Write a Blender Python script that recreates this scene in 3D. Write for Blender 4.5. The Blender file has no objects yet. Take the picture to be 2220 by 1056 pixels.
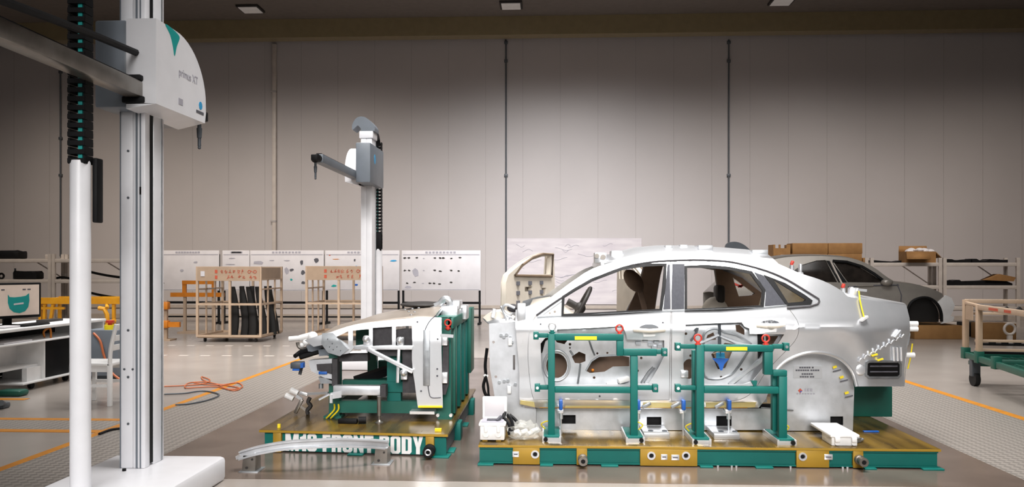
import bpy, bmesh, math, random
from mathutils import Vector, Matrix
from mathutils.geometry import delaunay_2d_cdt
random.seed(7)
SC = bpy.context.scene
COL = SC.collection

# ---------------------------------------------------------------- camera
F, CX, HY, CH = 1780.0, 1110.0, 581.0, 1.45
TH = math.atan(80.0 / F)
CT, ST = math.cos(TH), math.sin(TH)
cd = bpy.data.cameras.new('camera'); cam = bpy.data.objects.new('camera', cd); COL.objects.link(cam)
cam.location = (0, 0, CH); cam.rotation_euler = (math.pi / 2, 0, TH)
cd.sensor_width = 36; cd.lens = F / 2220 * 36; cd.shift_y = (HY - 528) / 2220
cd.clip_end = 200
SC.camera = cam

# ---------------------------------------------------------------- world, exposure, the hall's lamps and added fill lamps
w = bpy.data.worlds.new('world'); SC.world = w; w.use_nodes = True
bg = w.node_tree.nodes['Background']; bg.inputs[0].default_value = (1.0, 0.97, 0.95, 1); bg.inputs[1].default_value = 0.22
SC.view_settings.view_transform = 'Standard'; SC.view_settings.look = 'None'
SC.view_settings.gamma = 1; SC.view_settings.use_curve_mapping = False
SC.view_settings.exposure = 0.0

def area(name, loc, target, sx, sy, power, color=(1, .975, .95), spread=180):
    l = bpy.data.lights.new(name, 'AREA'); l.shape = 'RECTANGLE'; l.size = sx; l.size_y = sy
    l.energy = power; l.color = color; l.spread = math.radians(spread)
    o = bpy.data.objects.new(name, l); COL.objects.link(o); o.location = loc
    d = Vector(target) - Vector(loc)
    o.rotation_euler = d.to_track_quat('-Z', 'Y').to_euler()
    return o
area('bay_or_fill_light', (1.3, 5.6, 7.6), (1.0, 6.9, 0), 4.4, 3, 300, spread=85)
area('bay_or_fill_light', (-1.0, 12.5, 7.9), (-1.0, 12.5, 0), 18, 3, 760, spread=95)
area('bay_or_fill_light', (0.9, -1.5, 4.2), (0.7, 7.0, 0.4), 5, 2.5, 92, spread=56)  # unseen fill lamp added behind the viewer to brighten the silver car's side
area('bay_or_fill_light', (-2.4, -1.2, 3.1), (-2.5, 5.2, 0.0), 2.5, 1, 19, spread=50)  # unseen low lamp added for the near column, beam kept below its head
area('bay_or_fill_light', (-2.0, 6.0, 7.9), (-2.0, 13.0, 0.8), 14, 1.6, 260, spread=60)  # added lamp strip, tilted to brighten the far column and left-hand fronts
for lx, lp, lc in ((-12.5, 100, (1, .88, .76)), (-6.5, 145, (1, .92, .84)), (0.2, 245, (1, .99, .99)), (6.5, 120, (1, .94, .89)), (12.0, 72, (1, .90, .81))):
    area('bay_or_fill_light', (lx, 16.0, 7.9), (lx, 23.2, 0.9), 5.2, 1.2, lp * 1.03, lc, spread=72)  # added lamp row; power, tint and spread shaped to grade the back wall

# ---------------------------------------------------------------- helpers: pixel rays of the 2220x1056 frame to real places
def P(px, py, Y):
    a = (px - CX) / F
    X = Y * (a * CT - ST) / (CT + a * ST)
    D = -X * ST + Y * CT
    return Vector((X, Y, CH + (HY - py) * D / F))
def G(px, py, z=0.0):
    D = (CH - z) * F / (py - HY); u = (px - CX) / F * D
    return Vector((u * CT - D * ST, u * ST + D * CT, z))
def PXX(px, Y): return P(px, HY, Y).x

def lin(c):
    if isinstance(c, str):
        c = [int(c[i:i + 2], 16) / 255 for i in (0, 2, 4)]
        c = [x / 12.92 if x <= .04045 else ((x + .055) / 1.055) ** 2.4 for x in c]
    return c
def mat(name, c, rough=.5, metal=0, c2=None, scale=6, bump=0, spec=.5, stretch=None, rvar=0, coat=0, emit=0):
    m = bpy.data.materials.new(name); m.use_nodes = True
    nt = m.node_tree; b = nt.nodes['Principled BSDF']; c = lin(c)
    c2 = lin(c2) if c2 else [x * .9 for x in c]
    tc = nt.nodes.new('ShaderNodeTexCoord'); mp = nt.nodes.new('ShaderNodeMapping')
    nt.links.new(tc.outputs['Object'], mp.inputs['Vector'])
    if stretch: mp.inputs['Scale'].default_value = stretch
    n = nt.nodes.new('ShaderNodeTexNoise'); n.inputs['Scale'].default_value = scale; n.inputs['Detail'].default_value = 4
    nt.links.new(mp.outputs[0], n.inputs['Vector'])
    r = nt.nodes.new('ShaderNodeValToRGB'); r.color_ramp.elements[0].position = .35; r.color_ramp.elements[1].position = .65
    r.color_ramp.elements[0].color = (*c, 1); r.color_ramp.elements[1].color = (*c2, 1)
    nt.links.new(n.outputs['Fac'], r.inputs[0]); nt.links.new(r.outputs[0], b.inputs['Base Color'])
    b.inputs['Roughness'].default_value = rough; b.inputs['Metallic'].default_value = metal
    b.inputs['Specular IOR Level'].default_value = spec; b.inputs['Coat Weight'].default_value = coat
    if rvar:
        mr = nt.nodes.new('ShaderNodeMapRange'); mr.inputs['To Min'].default_value = max(0, rough - rvar); mr.inputs['To Max'].default_value = rough + rvar
        nt.links.new(n.outputs['Fac'], mr.inputs[0]); nt.links.new(mr.outputs[0], b.inputs['Roughness'])
    if bump:
        bp = nt.nodes.new('ShaderNodeBump'); bp.inputs['Strength'].default_value = bump; bp.inputs['Distance'].default_value = .01
        nt.links.new(n.outputs['Fac'], bp.inputs['Height']); nt.links.new(bp.outputs[0], b.inputs['Normal'])
    if emit:
        nt.links.new(r.outputs[0], b.inputs['Emission Color']); b.inputs['Emission Strength'].default_value = emit
    return m

M = {}
def defm(k, *a, **kw): M[k] = mat(k, *a, **kw)
defm('wall', 'b3adac', .6, c2='afa9a8', scale=.5)
defm('wall_seam', 'a6a09e', .7)
defm('ceiling', '6e6660', .8)
defm('beam', '8a7c5e', .35)
defm('floor', '9f9790', .23, c2='938b84', scale=1.3, rvar=.06, spec=.6)
defm('plate', '7a6c63', .2, .3, c2='6a5d55', scale=2.2, rvar=.06)
defm('orange', 'c47f10', .5, c2='b6730e', scale=9)
defm('alu', 'e6e8ec', .30, .74, c2='dde0e4', scale=5, rvar=.05)
defm('alu2', 'd6d9de', .38, .7, c2='c2c5c9', scale=9)
defm('alud', 'a9adb1', .42, .75, c2='94989c', scale=12)
defm('steel', '8f8a84', .35, .8, c2='7d7872', scale=8)
defm('green', '046860', .5, c2='03615a', scale=4, spec=.35)
defm('greend', '0b5f52', .45, c2='0a5549', scale=4)
defm('gold', 'ab8626', .45, .2, c2='a5832a', scale=10)
defm('deckgold', '84692c', .26, .35, c2='45361a', scale=1.6, rvar=.08, stretch=(5.5, .8, 1))
defm('bonnet', 'c4b8ac', .3, .45, c2='b9ada1')  # tan wall reflection put into the silver bonnet's base colour
defm('glue', 'e6d596', .5, c2='dfcb84')
defm('white', 'e4e4e8', .35, c2='dfdfe3')
defm('boxwhite', 'efefef', .4, c2='e7e7e7')
defm('grey', '6f767f', .4, c2='6a7179')
defm('greyd', '4c5157', .45)
defm('pillar', '3a3b42', .6, c2='404148', scale=3, stretch=(20, 20, .6), spec=.25)
defm('black', '0c0c0e', .6, c2='121214', spec=.2)
defm('dark', '2a2624', .6)
defm('foam', '403e41', .8, c2='383639', scale=30)
defm('brown', '6e5848', .7, c2='634f41', scale=8)
defm('brownl', '7c6a58', .7, c2='705f4f')
defm('cream', 'd8cfc2', .6)
defm('beige', 'c0a78f', .5, c2='b69d85')
defm('beigesign', 'ae967f', .6)
defm('red', 'c43a2c', .45)
defm('redink', 'c2563c', .7)
defm('yellow', 'f1d81c', .5)
defm('yellowo', 'c98d14', .45, c2='b87d10')
defm('orangep', 'd07c18', .5, c2='c27114')
defm('teal', '199c98', .4)
defm('blue', '1c5fb8', .4)
defm('bluel', '2f9bd0', .45)
defm('paper', 'd3d0d3', .8, c2='cbc8cb', scale=3)
defm('sheet', 'cac4c6', .7, c2='bbb4b9', scale=1.5, stretch=(1, 1, 5))
defm('ink', '55555c', .8)
defm('inkl', 'a8a6b0', .8)
defm('card', '9a7142', .8, c2='8d663a', scale=5)
defm('shelf', 'c4bbb3', .5, c2='bab1aa')
defm('car2', '9a958e', .3, .4, c2='938e88')
defm('glass', '1d1a18', .12, c2='2a2522')
defm('rubber', '1b1a1a', .7)
defm('screen', 'c9b8ab', .4, emit=.25)
defm('lamp', 'c9c4c0', .6, emit=.12)
defm('plastic', 'dfe0da', .25)
defm('cable_o', 'b8663f', .5)
defm('trolleyg', '12594a', .45)
defm('skirt', 'a89d93', .5)
# polythene sheet: see-through
m = M['plastic']; m.node_tree.nodes['Principled BSDF'].inputs['Alpha'].default_value = .32
# chequer plate: raised diamonds as a fine procedural pattern
def chequer():
    m = mat('chequer', '9c958d', .38, .45)
    nt = m.node_tree; b = nt.nodes['Principled BSDF']
    tc = nt.nodes.new('ShaderNodeTexCoord'); mp = nt.nodes.new('ShaderNodeMapping')
    mp.inputs['Rotation'].default_value = (0, 0, math.radians(45)); mp.inputs['Scale'].default_value = (21, 21, 21)
    nt.links.new(tc.outputs['Object'], mp.inputs[0])
    ck = nt.nodes.new('ShaderNodeTexChecker'); ck.inputs['Scale'].default_value = 1
    ck.inputs['Color1'].default_value = (*lin('b0a9a2'), 1); ck.inputs['Color2'].default_value = (*lin('928c86'), 1)
    nt.links.new(mp.outputs[0], ck.inputs['Vector']); nt.links.new(ck.outputs['Color'], b.inputs['Base Color'])
    bp = nt.nodes.new('ShaderNodeBump'); bp.inputs['Strength'].default_value = .4; bp.inputs['Distance'].default_value = .004
    nt.links.new(ck.outputs['Fac'], bp.inputs['Height']); nt.links.new(bp.outputs[0], b.inputs['Normal'])
    return m
M['chequer'] = chequer()

class MB:
    """collects shapes and links them as ONE mesh object"""
    def __init__(s): s.v = []; s.f = []
    def add(s, vs, fs):
        o = len(s.v); s.v += [Vector(v) for v in vs]; s.f += [[i + o for i in f] for f in fs]; return s
    def bm(s, bm):
        bm.verts.index_update(); s.add([v.co.copy() for v in bm.verts], [[v.index for v in f.verts] for f in bm.faces]); bm.free(); return s
    def box(s, x0, x1, y0, y1, z0, z1, bev=0):
        x0, x1 = sorted((x0, x1)); y0, y1 = sorted((y0, y1)); z0, z1 = sorted((z0, z1))
        if bev <= 0:
            return s.add([(x, y, z) for z in (z0, z1) for x, y in ((x0, y0), (x1, y0), (x1, y1), (x0, y1))],
                         [(3, 2, 1, 0), (4, 5, 6, 7), (0, 1, 5, 4), (1, 2, 6, 5), (2, 3, 7, 6), (3, 0, 4, 7)])
        b = bmesh.new(); bmesh.ops.create_cube(b, size=1)
        for v in b.verts: v.co = Vector(((x0 + x1) / 2 + v.co.x * (x1 - x0), (y0 + y1) / 2 + v.co.y * (y1 - y0), (z0 + z1) / 2 + v.co.z * (z1 - z0)))
        bev = min(bev, .45 * min(x1 - x0, y1 - y0, z1 - z0))
        bmesh.ops.bevel(b, geom=b.edges[:], offset=bev, segments=2, affect='EDGES', profile=.5)
        return s.bm(b)
    def bar(s, a, b, w, h=None, bev=0):
        a = Vector(a); b = Vector(b); h = h or w; d = (b - a); L = d.length
        if L < 1e-6: return s
        d.normalize(); up = Vector((0, 0, 1)) if abs(d.z) < .95 else Vector((0, 1, 0))
        x = d.cross(up).normalized(); y = x.cross(d).normalized()
        t = MB().box(-w / 2, w / 2, -h / 2, h / 2, 0, L, bev)
        return s.add([a + x * v.x + y * v.y + d * v.z for v in t.v], t.f)
    def cyl(s, a, b, r, r2=None, n=14):
        a = Vector(a); b = Vector(b); r2 = r if r2 is None else r2; d = (b - a).normalized()
        up = Vector((0, 0, 1)) if abs(d.z) < .95 else Vector((0, 1, 0))
        x = d.cross(up).normalized(); y = d.cross(x).normalized(); vs = []
        for c, rr in ((a, r), (b, r2)):
            for i in range(n):
                t = 2 * math.pi * i / n; vs.append(c + x * rr * math.cos(t) + y * rr * math.sin(t))
        return s.add(vs, [[i, (i + 1) % n, n + (i + 1) % n, n + i] for i in range(n)] + [list(range(n))[::-1], list(range(n, 2 * n))])
    def tube(s, pts, r, n=8, closed=False):
        pts = [Vector(p) for p in pts]; k = len(pts); vs = []; pu = None
        for i, p in enumerate(pts):
            q0 = pts[i - 1] if (i or closed) else p; q1 = pts[(i + 1) % k] if (i < k - 1 or closed) else p
            d = (q1 - q0).normalized()
            if pu is None:
                up = Vector((0, 0, 1)) if abs(d.z) < .9 else Vector((0, 1, 0)); pu = (up - d * up.dot(d)).normalized()
            else: pu = (pu - d * pu.dot(d)).normalized()
            x = d.cross(pu)
            for j in range(n):
                t = 2 * math.pi * j / n; vs.append(p + pu * r * math.cos(t) + x * r * math.sin(t))
        fs = []
        for i in range(k if closed else k - 1):
            o = i * n; o2 = ((i + 1) % k) * n
            fs += [[o + j, o + (j + 1) % n, o2 + (j + 1) % n, o2 + j] for j in range(n)]
        if not closed: fs += [list(range(n))[::-1], list(range((k - 1) * n, k * n))]
        return s.add(vs, fs)
    def ring(s, c, R, r, ax='y', n=20):
        c = Vector(c); pts = []
        for i in range(n):
            t = 2 * math.pi * i / n; u, v = R * math.cos(t), R * math.sin(t)
            pts.append(c + Vector({'y': (u, 0, v), 'x': (0, u, v), 'z': (u, v, 0)}[ax]))
        return s.tube(pts, r, 8, True)
    def ball(s, c, rx, ry=None, rz=None, n=14, rot=None):
        ry = ry or rx; rz = rz or rx; b = bmesh.new(); bmesh.ops.create_uvsphere(b, u_segments=n, v_segments=max(6, n * 2 // 3), radius=1)
        for v in b.verts:
            q = Vector((v.co.x * rx, v.co.y * ry, v.co.z * rz))
            if rot: q = rot @ q
            v.co = q + Vector(c)
        return s.bm(b)
    def prism(s, pts, off):
        pts = [Vector(p) for p in pts]; off = Vector(off); n = len(pts)
        return s.add(pts + [p + off for p in pts], [list(range(n)), list(range(2 * n - 1, n - 1, -1))] + [[i, n + i, n + (i + 1) % n, (i + 1) % n] for i in range(n)])
    def ppoly(s, px, Y, th): return s.prism([P(x, y, Y) for x, y in px], (0, th, 0))
    def lathe(s, c, prof, ax='z', n=20):
        c = Vector(c); vs = []
        for r, h in prof:
            for i in range(n):
                t = 2 * math.pi * i / n; u, v = r * math.cos(t), r * math.sin(t)
                vs.append(c + Vector({'z': (u, v, h), 'y': (u, h, v), 'x': (h, u, v)}[ax]))
        k = len(prof); fs = []
        for i in range(k - 1): fs += [[i * n + j, i * n + (j + 1) % n, (i + 1) * n + (j + 1) % n, (i + 1) * n + j] for j in range(n)]
        return s.add(vs, fs + [list(range(n)), list(range((k - 1) * n, k * n))[::-1]])
    def grid(s, rows, closed=False):
        m_ = len(rows[0]); vs = [p for r in rows for p in r]; fs = []
        for i in range(len(rows) - 1):
            for j in range(m_ - 1): fs.append([i * m_ + j, i * m_ + j + 1, (i + 1) * m_ + j + 1, (i + 1) * m_ + j])
        return s.add(vs, fs)

def link_mesh(mb, name, m, shift=Vector((0, 0, 0)), sharp=32, solid=0, sub=0):
    me = bpy.data.meshes.new(name)
    me.from_pydata([tuple(v - shift) for v in mb.v], [], mb.f); me.update()
    b = bmesh.new(); b.from_mesh(me); bmesh.ops.recalc_face_normals(b, faces=b.faces[:]); b.to_mesh(me); b.free()
    me.polygons.foreach_set('use_smooth', [True] * len(me.polygons)); me.set_sharp_from_angle(angle=math.radians(sharp))
    o = bpy.data.objects.new(name, me); COL.objects.link(o); me.materials.append(M[m] if isinstance(m, str) else m)
    if solid:
        sm = o.modifiers.new('thickness', 'SOLIDIFY'); sm.thickness = solid; sm.offset = -1
    return o
ORG = {}
def thing(name, label, cat, loc, group=None, rotz=0):
    o = bpy.data.objects.new(name, None); COL.objects.link(o); o.location = loc; o.rotation_euler = (0, 0, rotz); o.empty_display_size = .1
    o['label'] = label; o['category'] = cat
    if group: o['group'] = group
    ORG[o.name] = Vector(loc); return o
SPLIT = set('screw leg post rail bolt edge_bracket edge_tab tail_rod hook bonnet_stud bulkhead_bolt bulkhead_lug drain_hole hole door_fitting lock_bracket rail_screw screen_icon bracket_bush white_cylinder printed_figure floor_stud pad_bolt foot_bolt end_beam hinge stiffener_rib door_cable wiring_loom seat_rail base_rail top_rail middle_rail lower_rail fitting crossbar side_beam vent_slat nose_strut cowl_bracket foot_plate red_clamp terminal foot sensor_box blue_pad rear_bracket deck_stud pin_hole bar blue_plate side_panel cross_rail roof_plate foot_channel wall_bracket cowl_rib'.split())
def islands(mb):
    par = list(range(len(mb.v)))
    def find(i):
        while par[i] != i: par[i] = par[par[i]]; i = par[i]
        return i
    for f in mb.f:
        for i in f[1:]: par[find(i)] = find(f[0])
    gr = {}
    for f in mb.f: gr.setdefault(find(f[0]), []).append(f)
    out = []
    for fs in gr.values():
        ids = sorted({i for f in fs for i in f}); mp = {i: k for k, i in enumerate(ids)}
        q = MB(); q.v = [mb.v[i] for i in ids]; q.f = [[mp[i] for i in f] for f in fs]; out.append(q)
    return out
def part(mb, name, m, parent, label=None, local=False, **k):
    if name in SPLIT:
        isl = islands(mb)
        if 1 < len(isl) <= 60:
            return [part1(q, name, m, parent, label, local, **k) for q in isl][0]
    return part1(mb, name, m, parent, label, local, **k)
def part1(mb, name, m, parent, label=None, local=False, **k):
    sh = Vector((0, 0, 0)) if local else ORG[parent.name]
    o = link_mesh(mb, name, m, sh, **k); o.parent = parent; ORG[o.name] = ORG[parent.name]
    if label: o['label'] = label
    return o
def solo(mb, name, m, label, cat, group=None, kind=None, **k):
    lo = [min(v[i] for v in mb.v) for i in range(3)]; hi = [max(v[i] for v in mb.v) for i in range(3)]
    c = Vector(((lo[0] + hi[0]) / 2, (lo[1] + hi[1]) / 2, lo[2]))
    o = link_mesh(mb, name, m, c, **k); o.location = c; o['label'] = label; o['category'] = cat; ORG[o.name] = c
    if group: o['group'] = group
    if kind: o['kind'] = kind
    return o
def struct(mb, name, m, label=None, **k):
    o = link_mesh(mb, name, m, **k); o['kind'] = 'structure'; ORG[o.name] = Vector((0, 0, 0))
    if label: o['label'] = label
    return o
def dup(root, loc, rotz=None, label=None, group=None):
    c = root.copy(); COL.objects.link(c); c.location = loc
    if rotz is not None: c.rotation_euler = (0, 0, rotz)
    if label: c['label'] = label
    if group: c['group'] = group
    ORG[c.name] = Vector(loc)
    def rec(a, b):
        for ch in list(a.children):
            d = ch.copy(); COL.objects.link(d); d.parent = b; ORG[d.name] = ORG[c.name]; rec(ch, d)
    rec(root, c); return c

def inside(p, poly):
    x, y = p; r = False; j = len(poly) - 1
    for i in range(len(poly)):
        xi, yi = poly[i]; xj, yj = poly[j]
        if (yi > y) != (yj > y) and x < (xj - xi) * (y - yi) / (yj - yi) + xi: r = not r
        j = i
    return r
def spline(pts, n=4, closed=False):
    """Catmull-Rom through 2-D or 3-D points"""
    k = len(pts); out = []
    rng = range(k if closed else k - 1)
    g = (lambda i: pts[i % k]) if closed else (lambda i: pts[max(0, min(k - 1, i))])
    for i in rng:
        a, b, c, d = g(i - 1), g(i), g(i + 1), g(i + 2)
        for t in range(n):
            u = t / n
            out.append(tuple(.5 * (2 * q + (r - p) * u + (2 * p - 5 * q + 4 * r - s_) * u * u + (3 * q - p - 3 * r + s_) * u ** 3) for p, q, r, s_ in zip(a, b, c, d)))
    if not closed: out.append(tuple(pts[-1]))
    return out
def circle(cx, cy, r, n=20, ry=None):
    return [(cx + r * math.cos(2 * math.pi * i / n), cy + (ry or r) * math.sin(2 * math.pi * i / n)) for i in range(n)]
def panel(outline, holes, fn, thick=.004, step=9, back=(0, 1, 0)):
    """a sheet cut from an outline with holes, laid on the surface fn(px,py); has real thickness"""
    def dens(poly):
        o = []
        for i in range(len(poly)):
            a, b = poly[i], poly[(i + 1) % len(poly)]; L = math.hypot(b[0] - a[0], b[1] - a[1]); k = max(1, int(L / step))
            o += [(a[0] + (b[0] - a[0]) * t / k, a[1] + (b[1] - a[1]) * t / k) for t in range(k)]
        return o
    loops = [dens(outline)] + [dens(h) for h in holes]
    vs = []; es = []
    for lp in loops:
        o = len(vs); vs += [Vector(p) for p in lp]; es += [(o + i, o + (i + 1) % len(lp)) for i in range(len(lp))]
    xs = [p[0] for p in outline]; ys = [p[1] for p in outline]; y = min(ys) + step / 2; r = 0
    bp = vs[:]
    while y < max(ys):
        x = min(xs) + step * (.5 if r % 2 else 1)
        while x < max(xs):
            if inside((x, y), outline) and not any(inside((x, y), h) for h in holes) and min((x - q.x) ** 2 + (y - q.y) ** 2 for q in bp) > (step * .5) ** 2: vs.append(Vector((x, y)))
            x += step
        y += step * .87; r += 1
    v2, e2, f2, *_ = delaunay_2d_cdt(vs, es, [], 0, 1e-4)
    fs = []
    for f in f2:
        c = sum((v2[i] for i in f), Vector((0, 0))) / len(f)
        if inside(c, outline) and not any(inside(c, h) for h in holes): fs.append(list(f))
    p3 = [fn(v.x, v.y) for v in v2]; n = len(p3); bk = Vector(back) * thick
    cnt = {}
    for f in fs:
        for i in range(len(f)):
            a, b = f[i], f[(i + 1) % len(f)]; cnt[(a, b)] = 1
    sides = [[a, b, n + b, n + a] for (a, b) in cnt if (b, a) not in cnt]
    mb = MB(); mb.add(p3 + [p + bk for p in p3], [f[::-1] for f in fs] + [[i + n for i in f] for f in fs] + sides)
    used = sorted({i for f in mb.f for i in f}); mp = {i: k for k, i in enumerate(used)}
    mb.v = [mb.v[i] for i in used]; mb.f = [[mp[i] for i in f] for f in mb.f]
    return mb
def flat(Y): return lambda x, y: P(x, y, Y)
def text_mesh(txt, size, xs=1.0, off=0.0, th=.003):
    cu = bpy.data.curves.new('t', 'FONT'); cu.body = txt; cu.size = size; cu.extrude = th; cu.offset = off; cu.resolution_u = 3
    o = bpy.data.objects.new('t', cu); me = bpy.data.meshes.new_from_object(o)
    mb = MB(); mb.add([Vector((v.co.x * xs, v.co.y, v.co.z)) for v in me.vertices], [list(p.vertices) for p in me.polygons])
    bpy.data.objects.remove(o); bpy.data.curves.remove(cu); bpy.data.meshes.remove(me)
    return mb
def place(mb, o, x, y, z=None):
    x = Vector(x).normalized(); y = Vector(y).normalized(); z = x.cross(y); o = Vector(o)
    mb.v = [o + x * v.x + y * v.y + z * v.z for v in mb.v]; return mb

# ================================================================ THE SETTING
WY = 23.7
struct(MB().box(-20, 20, -6, 24.2, -.1, 0), 'floor', 'floor')
struct(MB().box(-2.98, 3.24, 5.55, 13.2, -.002, .002), 'trim_1', 'plate', 'dark steel measuring plate set into the floor')
struct(MB().box(-3.93, -2.98, 1.5, 14.5, -.002, .0025), 'trim_2', 'chequer', 'left chequer plate walkway strip')
struct(MB().box(3.24, 4.5, 1.5, 15.5, -.002, .0025), 'trim_3', 'chequer', 'right chequer plate walkway strip')
struct(MB().box(-9.5, -3.93, 7.16, 7.62, -.002, .002), 'trim_4', 'chequer', 'chequer plate cross strip on the left')
for i, (x0, x1, y0, y1, d) in enumerate([(-3.98, -3.9, 1.5, 14.5, 'left orange floor line'), (4.5, 4.6, 1.5, 15.5, 'right orange floor line'),
                                (-9.5, -3.98, 7.6, 7.7, 'farther orange cross line'), (-9.5, -3.98, 7.05, 7.16, 'nearer orange cross line'), (-7.9, -5.75, 8.75, 8.86, 'short orange line by the desk')]):
    struct(MB().box(x0, x1, y0, y1, 0, .004), 'trim_%d' % (5 + i), 'orange', d)
mb = MB(); x = -9.0
while x < -3.2:
    mb.box(x, x + .16, 13.3, 13.38, 0, .003); mb.box(x + .1, x + .24, 15.0, 15.08, 0, .003); x += .36
struct(mb, 'trim_10', 'shelf', 'faint dashed floor tape')
struct(MB().box(-20, 20, WY, WY + .2, 0, 9.0), 'wall_back', 'wall')
mb = MB()
for k in range(-17, 15): mb.box(k * 1.08 + .33 - .006, k * 1.08 + .33 + .006, WY - .004, WY + .01, .4, 8.1)
struct(mb, 'trim_11', 'wall_seam', 'vertical joints of the wall panels')
struct(MB().box(-20, 20, WY - .05, WY, 0, .1).box(-20, 20, WY - .04, WY, .28, .37), 'baseboard_back', 'skirt')
struct(MB().box(-20, 20, -6, 24.2, 8.5, 8.7), 'ceiling', 'ceiling')
struct(MB().box(-20, 20, 22.95, 23.35, 7.98, 8.5), 'trim_12', 'beam', 'long olive beam under the ceiling')
struct(MB().box(-20.2, -20, -6, 24.2, 0, 8.6), 'wall_left', 'wall'); struct(MB().box(20, 20.2, -6, 24.2, 0, 8.6), 'wall_right', 'wall')

for i, px in enumerate((543, 1108, 1695)):
    X = PXX(px, 21.9); z = 8.5
    t = thing('ceiling_light', ['square ceiling light above the near measuring column', 'square ceiling light in the middle of the ceiling', 'square ceiling light on the right of the ceiling'][i], 'ceiling light', (X, 21.9, z), 'square ceiling lights')
    part(MB().box(X - .3, X + .3, 21.6, 22.2, z - .06, z, .01), 'frame', 'dark', t)
    part(MB().box(X - .25, X + .25, 21.65, 22.15, z - .075, z - .055), 'diffuser', 'lamp', t)

for px, y0, y1, lab in ((131, 150, 556, 'thin dark conduit on the wall above the left shelves'), (1097, 86, 640, 'thin dark conduit on the wall left of the pinned drawing sheet'), (1580, 86, 640, 'thin dark conduit on the wall above the silver car roof')):
    a = P(px, y0, WY - .04); b = P(px, y1, WY - .04)
    t = thing('wall_conduit', lab, 'conduit', (a.x, a.y, b.z), 'wall conduits')
    part(MB().cyl(b, a, .022), 'pipe', 'greyd', t)
    for yy in ((y0 + 6), 132 if y0 < 100 else 300, 380):
        c = P(px, yy, WY - .04); part(MB().box(c.x - .05, c.x + .05, WY - .065, WY, c.z - .04, c.z + .04, .008), 'bracket', 'greyd', t)
a = P(595, 96, WY - .07); b = P(595, 600, WY - .07)
t = thing('down_pipe', 'pale vertical square pipe on the wall between the two measuring columns', 'pipe', (a.x, a.y, b.z))
part(MB().box(a.x - .055, a.x + .055, WY - .12, WY - .008, b.z, a.z, .01), 'pipe', 'shelf', t)
for yy in (200, 480): c = P(595, yy, WY); part(MB().box(c.x - .08, c.x + .08, WY - .13, WY - .006, c.z - .03, c.z + .03, .005), 'clamp', 'wall_seam', t)

# large pale drawing sheet
a = P(1099, 517, WY - .03); b = P(1391, 660, WY - .03)
t = thing('drawing_sheet', 'large pale drawing sheet pinned to the wall behind the silver car', 'drawing', ((a.x + b.x) / 2, WY - .03, b.z))
part(MB().box(a.x, b.x, WY - .03, WY - .006, b.z, a.z), 'sheet', 'sheet', t)
mb = MB()
for k in range(26):
    y = random.uniform(525, 652); x = random.uniform(1105, 1340); L = random.uniform(12, 45); pts = [P(x + L * q / 5, y + 3 * math.sin(q + k), WY - .032) for q in range(6)]
    mb.tube(pts, .006, 4)
part(mb, 'drawn_line', 'inkl', t)

# ---------------------------------------------------------------- shelving
def shelf_unit(x0, x1, Y, zs, lab, group, depth=.6, brace=True):
    t = thing('shelf_unit', lab, 'shelf', ((x0 + x1) / 2, Y + depth / 2, 0), group)
    for x in (x0 + .045, x1 - .045):
        for y in (Y + .03, Y + depth - .03): part(MB().box(x - .04, x + .04, y - .03, y + .03, 0, zs[0] + .12), 'post', 'shelf', t)
    for z in zs: part(MB().box(x0 + .002, x1 - .002, Y + .008, Y + depth - .008, z - .09, z, .006), 'shelf_board', 'shelf', t)
    if brace:
        part(MB().bar((x1 - .1, Y + depth - .02, zs[1] + .05), (x1 - .75, Y + depth - .02, zs[0] - .06), .04, .02), 'brace', 'shelf', t)
    return t
LY = 19.4
zsl = (1.67, 1.17, .66, .2)
xa = [PXX(-70, LY), PXX(111, LY), PXX(268, LY)]
shelf_unit(xa[0], xa[1], LY, zsl, 'grey steel shelf unit at the far left edge behind the monitor', 'left shelves')
shelf_unit(xa[1], xa[2], LY, zsl, 'grey steel shelf unit behind the white tube, holding black mouldings', 'left shelves')
def bag(x, y, z, sx, sy, sz, name, m, lab, cat, group=None, top=None):
    b = bmesh.new(); bmesh.ops.create_cube(b, size=1); bmesh.ops.bevel(b, geom=b.edges[:], offset=.18, segments=3, affect='EDGES', profile=.6)
    rnd = random.Random(name + lab)
    for v in b.verts: v.co = Vector((x + v.co.x * sx, y + v.co.y * sy, z + (v.co.z + .5) * sz * (1 + .12 * rnd.uniform(-1, 1) * (v.co.z > 0))))
    return solo(MB().bm(b), name, m, lab, cat, group)
c = P(20, 560, LY + .3); bag(PXX(20, LY + .3), LY + .3, 1.67, .72, .4, .2, 'bag', 'black', 'long black bag lying on the top left shelf', 'bag')
bag(PXX(62, LY + .3), LY + .3, 1.17, .6, .35, .19, 'case', 'black', 'black rounded case on the middle left shelf', 'case')
for px, s, lab in ((3, .13, 'small black roll at the left end of the middle left shelf'), (33, .16, 'small grey bottle standing on the middle left shelf')):
    X = PXX(px, LY + .2)
    if s > .14: solo(MB().lathe((X, LY + .2, 1.17), [(.05, 0), (.05, .16), (.02, .22), (.02, .27)]), 'bottle', 'greyd', lab, 'bottle')
    else: solo(MB().ring((X, LY + .2, 1.25), .06, .025, 'y'), 'roll', 'black', lab, 'roll')
for i, (z, y0) in enumerate(((1.17, 0), (.66, 0))):
    p = [(PXX(195, LY + .2) + q * .13, LY + .2 + .02 * q, z + .16 * (1 - q / 9) ** 2 + .025) for q in range(10)]
    solo(MB().tube(p, .03, 6), 'moulding', 'black', ['curved black moulding on the middle shelf behind the white tube', 'curved black moulding on the lower shelf behind the white tube'][i], 'moulding', 'black mouldings on the left shelves')
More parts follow.
